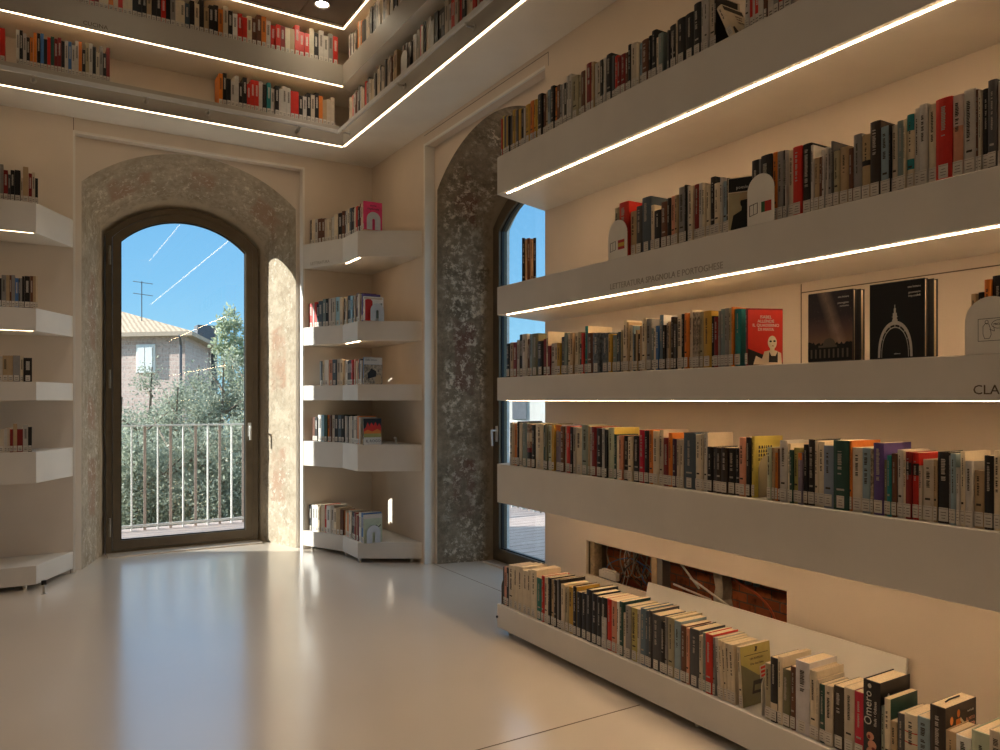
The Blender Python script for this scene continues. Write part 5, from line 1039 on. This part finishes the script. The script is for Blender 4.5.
for i in range(15):
    k = (0, 1, 2, 0, 3, 4, 0, 2, 1, 0, 3, 2, 0, 0, 1, 2, 0, 3, 0, 1, 2, 0)[i]
    r_ = (.0034, .0034, .0028, .0034, .0026, .003)[i % 6]
    x += .0068
    y0 = rr.uniform(2.82, 3.16)
    if i % 3 == 0:   # hanging loop
        yc, rd = rr.uniform(2.89, 3.08), rr.uniform(.05, .10)
        pts = [(x, yc-rd, .64), (x, yc-rd, .50), (x, yc-rd*.8, .40), (x, yc-rd*.2, .345), (x, yc+rd*.5, .36), (x, yc+rd, .43), (x, yc+rd*.7, .51), (x, yc+rd*.2, .64)]
    elif i % 3 == 1:
        y1 = rr.uniform(2.82, 3.14)
        pts = [(x, y0, .65), (x, y0, .52), (x, y0*.6+y1*.4+rr.uniform(-.05, .05), .44), (x, y0*.2+y1*.8, .38), (x, y1, .33), (x, y1+rr.uniform(-.05, .05), .25)]
    else:
        y1 = rr.uniform(2.84, 3.12)
        pts = [(x, y0, .25), (x, y0+.02, .36), (x, (y0+y1)/2, .44+rr.uniform(-.03, .03)), (x, y1, .40), (x, y1-.05, .34), (x, y1-.02, .31), (x, y1+.05, .35), (x, y1+.03, .42)]
    cable(pts, r_, MC[k], 'tangled %s cable looping in the hole beside the pine stud' % names[k])
cable([(2.62, 2.36, .62), (2.62, 2.30, .47), (2.625, 2.20, .43), (2.625, 2.12, .38), (2.625, 2.08, .30), (2.625, 2.07, .2)], .005, MC[5], 'red-orange cable curving down over bricks at the hole end', None)
for i, (a, b_) in enumerate((((2.610, 2.66, .51), (2.610, 2.50, .383)), ((2.578, 2.63, .380), (2.578, 2.40, .358)), ((2.595, 2.54, .425), (2.595, 2.27, .333)))):
    s = MB(); s.tube([a, b_], .005, 8)
    tag(s.build('conduit_pipe', MC[3], smooth=True), ('white pipe slanting down steeply in the wall hole', 'white pipe lying lowest across the wall hole', 'white pipe crossing the middle of the wall hole')[i], 'pipe', 'white pipes in the wall hole')
M_corr = mat('grey-blue corrugated conduit', (.16, .20, .21), .5)
for i, y in enumerate((2.335, 2.290, 2.245)):
    s = MB(); n_ = 16; seg = 10; vs = []
    for q_ in range(n_):
        rad = .0155 if q_ % 2 else .013
        z_ = .62-.0115*q_
        vs += [(2.655+rad*math.cos(2*PI*g_/seg), y+rad*math.sin(2*PI*g_/seg)-.0022*q_, z_) for g_ in range(seg)]
    s.add(vs, [(q_*seg+g_, (q_+1)*seg+g_, (q_+1)*seg+(g_+1) % seg, q_*seg+(g_+1) % seg) for q_ in range(n_-1) for g_ in range(seg)]+[tuple((n_-1)*seg+g_ for g_ in range(seg))])
    tag(s.build('conduit_stub', M_corr), 'grey corrugated conduit stub hanging in the wall hole, %s from the mortar pier' % ORD[i], 'conduit', 'conduit stubs')
s = MB(); s.box(2.562, 2.588, 3.03, 3.17, .3115, .350); s.box(2.565, 2.585, 3.05, 3.15, .350, .360)
tag(s.build('junction_box', M_label, bevel=.003), 'white junction box lying in the window end of the wall hole', 'box')
s = MB(); s.box(2.562, 2.574, 2.30, 2.62, .3115, .335)
for q_ in range(14): s.box(2.5605, 2.562, 2.31+q_*.022, 2.318+q_*.022, .318, .328)
tag(s.build('cable_tray', M_black), 'black perforated tray lying at the bottom of the wall hole', 'tray')

# loose cover board leaning on the wall below the hole
bd = MB(); bd.box(0, .012, -1.272, 0, 0, .222)
o = bd.build('leaning_board', M_board, bevel=.0015)
o.location = (2.470, 2.742, SH['S5'][1]+.0006); o.rotation_euler = (0, math.radians(12.5), 0)
tag(o, 'long pale board leaning on the long wall under the open hole', 'board')

# door stop in front of the side bookcase
t = thing('door_stop', (.058, 5.715, 0), 'small steel floor post with black knob before the side bookcase', 'door stop')
s = MB(); s.tube([(0, 0, .0), (0, 0, .004)], .016, 14); s.tube([(0, 0, .004), (0, 0, .065)], .0075, 12); s.build('post', M_steel, t, smooth=False)
s = MB(); s.tube([(0, 0, .060), (0, 0, .067), (0, 0, .082), (0, 0, .086)], .015, 14); s.build('knob', M_black, t)

# ------------------------------------------------------------------ outside
def wood_deck():
    m = bpy.data.materials.new('weathered deck boards')
    n, l, b = nodes_of(m)
    t = n.new('ShaderNodeTexCoord').outputs['Object']
    sx = n.new('ShaderNodeSeparateXYZ'); l.new(t, sx.inputs[0])
    mp = n.new('ShaderNodeMapping'); mp.inputs['Scale'].default_value = (1, 14, 1); l.new(t, mp.inputs[0])
    r = ramp_node(n, [(.3, (.32, .24, .21)), (.7, (.50, .40, .36))]); l.new(noise_n(n, l, mp.outputs[0], 3, 6), r.inputs[0])
    fr = math_n(n, l, 'FRACT', math_n(n, l, 'DIVIDE', sx.outputs['Y'], .14))
    gap = math_n(n, l, 'LESS_THAN', fr, .07)
    l.new(mix(n, l, gap, r.outputs[0], (.05, .04, .035)), b.inputs['Base Color']); b.inputs['Roughness'].default_value = .7
    return m
dk = MB(); dk.box(-7, 5.0, 7.04, 8.35, -.14, -.03); dk.box(3.21, 5.0, -6, 7.04, -.14, -.03)
struct(dk.build('terrace_floor', wood_deck()))
gr = MB(); gr.box(-60, 80, -30, 90, -3.3, -3.2)
struct(gr.build('ground', mat('dry garden soil', (.22, .20, .12), .9, .4, .6)))
M_rail1 = mat('rust brown baluster', (.36, .29, .25), .6, .2); M_rail2 = mat('galvanised baluster', (.66, .66, .64), .4, .1, metal=.3)
def railing(label, p0, p1, spacing):
    t = thing('terrace_railing', (*p0, -.03), label, 'railing', 'railings of the terrace')
    d = Vector((p1[0]-p0[0], p1[1]-p0[1], 0)); L_ = d.length; d.normalize(); nn = Vector((-d.y, d.x, 0))
    def bar(mb, s0, s1, w_, z0, z1):
        pts = [d*s0-nn*w_, d*s1-nn*w_, d*s1+nn*w_, d*s0+nn*w_]
        mb.prism([(p_.x, p_.y) for p_ in pts], z0, z1)
    r = MB(); bar(r, 0, L_, .02, 1.02, 1.035); r.build('top_rail', M_rail2, t)
    r = MB(); bar(r, 0, L_, .008, .03, .055); r.build('bottom_rail', M_rail2, t)
    n_ = min(100, int(L_/spacing))
    for i in range(n_):
        s0 = spacing*(i+.5)
        r = MB()
        if i % 2: bar(r, s0-.006, s0+.006, .02, 0, 1.02)
        else: bar(r, s0-.013, s0+.013, .004, 0, 1.02)
        r.build('baluster', M_rail2 if i % 2 else M_rail1, t)
railing('pale metal terrace railing beyond the first arched door', (-.3, 8.22), (4.9, 8.22), .1178)
railing('pale metal terrace railing beyond the second arched door', (4.9, 8.1), (4.9, 3.5), .1178)

# axes along the view for the far things: u across, w away
RV = Vector((math.cos(YAW), -math.sin(YAW), 0)); FV = Vector((math.sin(YAW), math.cos(YAW), 0))
def far(u, w, z): return RV*u+FV*w+Vector((0, 0, z))
TURN = [math.radians(12)]
def house(label, cu, cw, wd, dirside, lenside, eave, apex, wallm, roofm, ground=-3.2):
    t = thing('house', far(cu, cw, 0), label, 'house')
    o0 = far(cu, cw, 0)
    def P(u, w, z): return far(u, w, z)-o0
    sd = Vector(dirside).normalized()
    A = (cu-wd*math.cos(TURN[0]), cw+wd*math.sin(TURN[0])); B = (cu, cw); Cc = (cu+sd.x*lenside, cw+sd.y*lenside); D = (A[0]+sd.x*lenside, A[1]+sd.y*lenside)
    w_ = MB()
    Q = [A, B, Cc, D]
    w_.add([P(u, w, z) for z in (ground, eave) for u, w in Q], [(0, 1, 5, 4), (1, 2, 6, 5), (2, 3, 7, 6), (3, 0, 4, 7)])
    wo = w_.build('wall', wallm, t)
    uvl = wo.data.uv_layers.new(name='UVMap')
    for p_ in wo.data.polygons:
        for li, (a_, b_) in zip(p_.loop_indices, ((0, 0), (1, 0), (1, 1), (0, 1))):
            uvl.data[li].uv = (a_*(wd if p_.index % 2 == 0 else lenside)*.8, b_*(eave-ground)*.8)
    r = MB(); e_ = .28
    ctr = ((A[0]+Cc[0])/2, (A[1]+Cc[1])/2)
    E = [(u+e_*(1 if u > ctr[0] else -1), w+e_*(1 if w > ctr[1] else -1)) for u, w in Q]
    r.add([P(u, w, eave+.0) for u, w in E]+[P(*apex)], [(0, 1, 4), (1, 2, 4), (2, 3, 4), (3, 0, 4)])
    r.add([P(u, w, z) for z in (eave-.10, eave) for u, w in E], [(0, 1, 5, 4), (1, 2, 6, 5), (2, 3, 7, 6), (3, 0, 4, 7), (3, 2, 1, 0)], 1)
    r.build('roof', roofm, t)
    return t, P, sd
def roof_mat():
    m = bpy.data.materials.new('clay roof tiles')
    n, l, b = nodes_of(m)
    t = n.new('ShaderNodeTexCoord').outputs['Object']
    wv = n.new('ShaderNodeTexWave'); wv.inputs['Scale'].default_value = 3.2; wv.inputs['Distortion'].default_value = 2; l.new(t, wv.inputs['Vector'])
    nz = noise_n(n, l, t, 6, 5)
    r = ramp_node(n, [(.2, (.28, .20, .13)), (.8, (.56, .41, .28))])
    l.new(math_n(n, l, 'ADD', math_n(n, l, 'MULTIPLY', wv.outputs['Fac'], .5), math_n(n, l, 'MULTIPLY', nz, .5)), r.inputs[0]); l.new(r.outputs[0], b.inputs['Base Color'])
    b.inputs['Roughness'].default_value = .9
    return m
M_roof = roof_mat(); M_fasc = mat('eaves board', (.42, .33, .25), .8)
M_pinkbrick = brick_mat('sun-bleached brick', (.60, .45, .395), (.53, .39, .34), (.60, .52, .47), 3.2, .2)
M_dkmetal = mat('dark drainpipe', (.10, .11, .13), .5)
t, P, sd = house('pink brick house with tiled roof beyond the terrace trees', -7.46, 18.0, 7.5, (-.25, 1, 0), 6.2, 2.86, (-12.2, 22.5, 4.15), M_pinkbrick, [M_roof, M_fasc])
def wall_rect(name, u0, u1, z0, z1, dd, m_, par, depth=.06):
    m = MB(); vs = [P(u, 18.0+(-7.46-u)*math.tan(TURN[0])-dd+q_, z) for q_ in (0, depth) for u, z in ((u0, z0), (u1, z0), (u1, z1), (u0, z1))]
    m.add(vs, [(0, 1, 2, 3), (7, 6, 5, 4), (0, 4, 5, 1), (1, 5, 6, 2), (2, 6, 7, 3), (3, 7, 4, 0)]); return m.build(name, m_, par)
wf = wall_rect('window', -8.72, -8.22, 1.90-.0, 2.58, .05, M_board, t)
wall_rect('shutter', -8.66, -8.48, 1.9, 2.52, .10, M_white_metal, wf); wall_rect('shutter', -8.46, -8.28, 1.9, 2.52, .10, M_white_metal, wf)
m = MB(); m.tube([P(-7.42, 17.6, 2.74), P(-7.52, 17.9, 2.55), P(-7.52, 17.93, -3.0)], .032, 8); m.build('drainpipe', M_dkmetal, t)
m = MB(); m.tube([P(-8.42, 22.4, 2.7), P(-8.42, 22.4, -3.0)], .09, 8); m.build('drainpipe', M_dkmetal, t)
m = MB(); pc = P(-8.75, 22.6, 0)
m.box(pc.x-.28, pc.x+.28, pc.y-.28, pc.y+.28, 2.8, 3.45); m.build('chimney', M_dkmetal, t)
t = thing('roof_antenna', far(-9.05, 19.2, 3.2), 'thin television antenna standing above the tiled roof', 'antenna')
m = MB(); m.tube([(0, 0, 0), (0, 0, 1.05)], .012, 6); m.build('mast', M_dkmetal, t)
m = MB()
for z_, s_ in ((1.02, -1), (.72, 1)):
    a = RV*(-.10)+Vector((0, 0, z_+.05*s_*-1)); b_ = RV*.32*s_+Vector((0, 0, z_-.04))
    m.tube([RV*(-.22)+Vector((0, 0, z_+.03)), RV*.28+Vector((0, 0, z_-.04))], .009, 5)
m.build('crossbar', M_dkmetal, t)
# pale building beyond the second door
TURN[0] = math.radians(24)
M_pale = mat('pale render', (.52, .51, .49), .85, .12, .6)
t, P, sd = house('pale rendered building seen through the second arched door', 4.5, 26.0, 8.0, (.2, 1, 0), 7, 1.9, (0.5, 30, 3.2), M_pale, [M_roof, M_fasc])
m = MB(); vs = [P(u, 26.0+(4.5-u)*math.tan(TURN[0])+w_, z) for w_ in (-.06, 0) for u, z in ((.45, .55), (.95, .55), (.95, 1.4), (.45, 1.4))]
m.add(vs, [(0, 1, 2, 3), (0, 4, 5, 1), (1, 5, 6, 2), (2, 6, 7, 3), (3, 7, 4, 0)]); m.build('window', M_dkmetal, t)

# trees
def leaf_mat(name, c0, c1, c2):
    m = bpy.data.materials.new(name)
    n, l, b = nodes_of(m)
    t = n.new('ShaderNodeTexCoord').outputs['Object']
    r = ramp_node(n, [(.3, c0), (.5, c1), (.72, c2)]); l.new(noise_n(n, l, t, 7, 5, .8), r.inputs[0]); l.new(r.outputs[0], b.inputs['Base Color'])
    b.inputs['Roughness'].default_value = .55
    tr = n.new('ShaderNodeBsdfTranslucent'); l.new(r.outputs[0], tr.inputs[0])
    mx = n.new('ShaderNodeMixShader'); mx.inputs[0].default_value = .4
    l.new(b.outputs[0], mx.inputs[1]); l.new(tr.outputs[0], mx.inputs[2]); l.new(mx.outputs[0], n['Material Output'].inputs[0])
    return m
M_olive = leaf_mat('olive leaves', (.11, .135, .095), (.31, .345, .265), (.64, .66, .53))
M_poplar = leaf_mat('poplar leaves', (.20, .24, .16), (.40, .46, .31), (.62, .66, .50))
M_bark = mat('grey bark', (.20, .16, .12), .9, .4, 12, .6, 20)
def tree(name, label, cat, group, base, r, ztop_, zbot, n_leaf, size, lm, seed, clumps=26):
    rr = random.Random(seed)
    t = thing(name, (base.x, base.y, -3.2), label, cat, group)
    tk = MB(); H_ = ztop_+3.2
    tk.tube([(0, 0, 0), (.06, .03, H_*.4), (-.04, .05, H_*.75), (0, 0, H_*.97)], .09, 8, r1=.012)
    for q_ in range(7):
        a = q_*2.4; z = H_*(.45+.07*q_)
        tk.tube([(0, .03, z), (math.cos(a)*r*.45, math.sin(a)*r*.45, z+.3*r), (math.cos(a)*r*.8, math.sin(a)*r*.8, z+.6*r)], .03, 6, r1=.006)
    tk.build('trunk', M_bark, t)
    lf = MB()
    zc, hz = (ztop_+zbot)/2+3.2, (ztop_-zbot)/2
    cl = []
    while len(cl) < clumps:
        p_ = Vector((rr.uniform(-1, 1), rr.uniform(-1, 1), rr.uniform(-1, 1)))
        if p_.length < 1 and p_.length > .35: cl.append(Vector((p_.x*r*.85, p_.y*r*.85, zc+p_.z*(hz-.12))))
    for i in range(n_leaf):
        c_ = cl[i % len(cl)]
        p_ = c_+Vector((rr.gauss(0, 1), rr.gauss(0, 1), rr.gauss(0, 1.1)))*r*.15
        if p_.z > ztop_+3.2+.05: continue
        d = Vector((rr.gauss(0, 1), rr.gauss(0, 1), rr.gauss(.4, .8))).normalized(); s_ = d.cross(Vector((rr.gauss(0, 1), rr.gauss(0, 1), rr.gauss(0, 1)))).normalized()
        L_ = size*rr.uniform(.7, 1.3); w_ = L_*.22
        lf.add([p_, p_+d*L_*.5+s_*w_, p_+d*L_, p_+d*L_*.5-s_*w_], [(0, 1, 2, 3)])
    lf.build('foliage', lm, t)
TREES = (
    (122, 388, 12.0, .95, 'grey-green olive tree filling the hinge side of the first door'),
    (152, 358, 13.2, .80, 'olive tree rising under the window of the pink house'),
    (178, 378, 12.4, .75, 'olive tree standing before the corner drainpipe of the house'),
    (199, 356, 13.5, .75, 'olive tree whose tip reaches the shaded house side'),
    (224, 352, 13.0, .80, 'tall olive tree below the poplar'),
    (250, 346, 13.6, .95, 'olive tree against the handle side of the first door'),
    (100, 420, 11.0, .90, 'low olive tree mostly hidden by the hinge side frame'),
    (138, 432, 10.4, .80, 'low olive tree pressed against the railing, nearer the hinges'),
    (172, 412, 10.6, .80, 'low olive tree pressed against the middle of the railing'),
    (208, 422, 10.5, .80, 'low olive tree pressed against the railing under the poplar'),
    (244, 412, 10.8, .85, 'low olive tree pressed against the railing, nearer the handle'),
)
for i, (px, py, w_, r_, lab) in enumerate(TREES):
    u = (px-500)/760*w_; zt_ = 1.25+(400-py)/760*w_
    b_ = far(u, w_, 0)
    tree('olive_tree', lab, 'tree', 'olive trees beyond the terrace', b_, r_, zt_, -1.6, 13000, .056, M_olive, i+1, 30)
b_ = far((235-500)/760*15.5, 15.5, 0)
tree('poplar_tree', 'slender poplar rising beside the pink house', 'tree', None, b_, .42, 3.35, .5, 4200, .09, M_poplar, 40, 34)
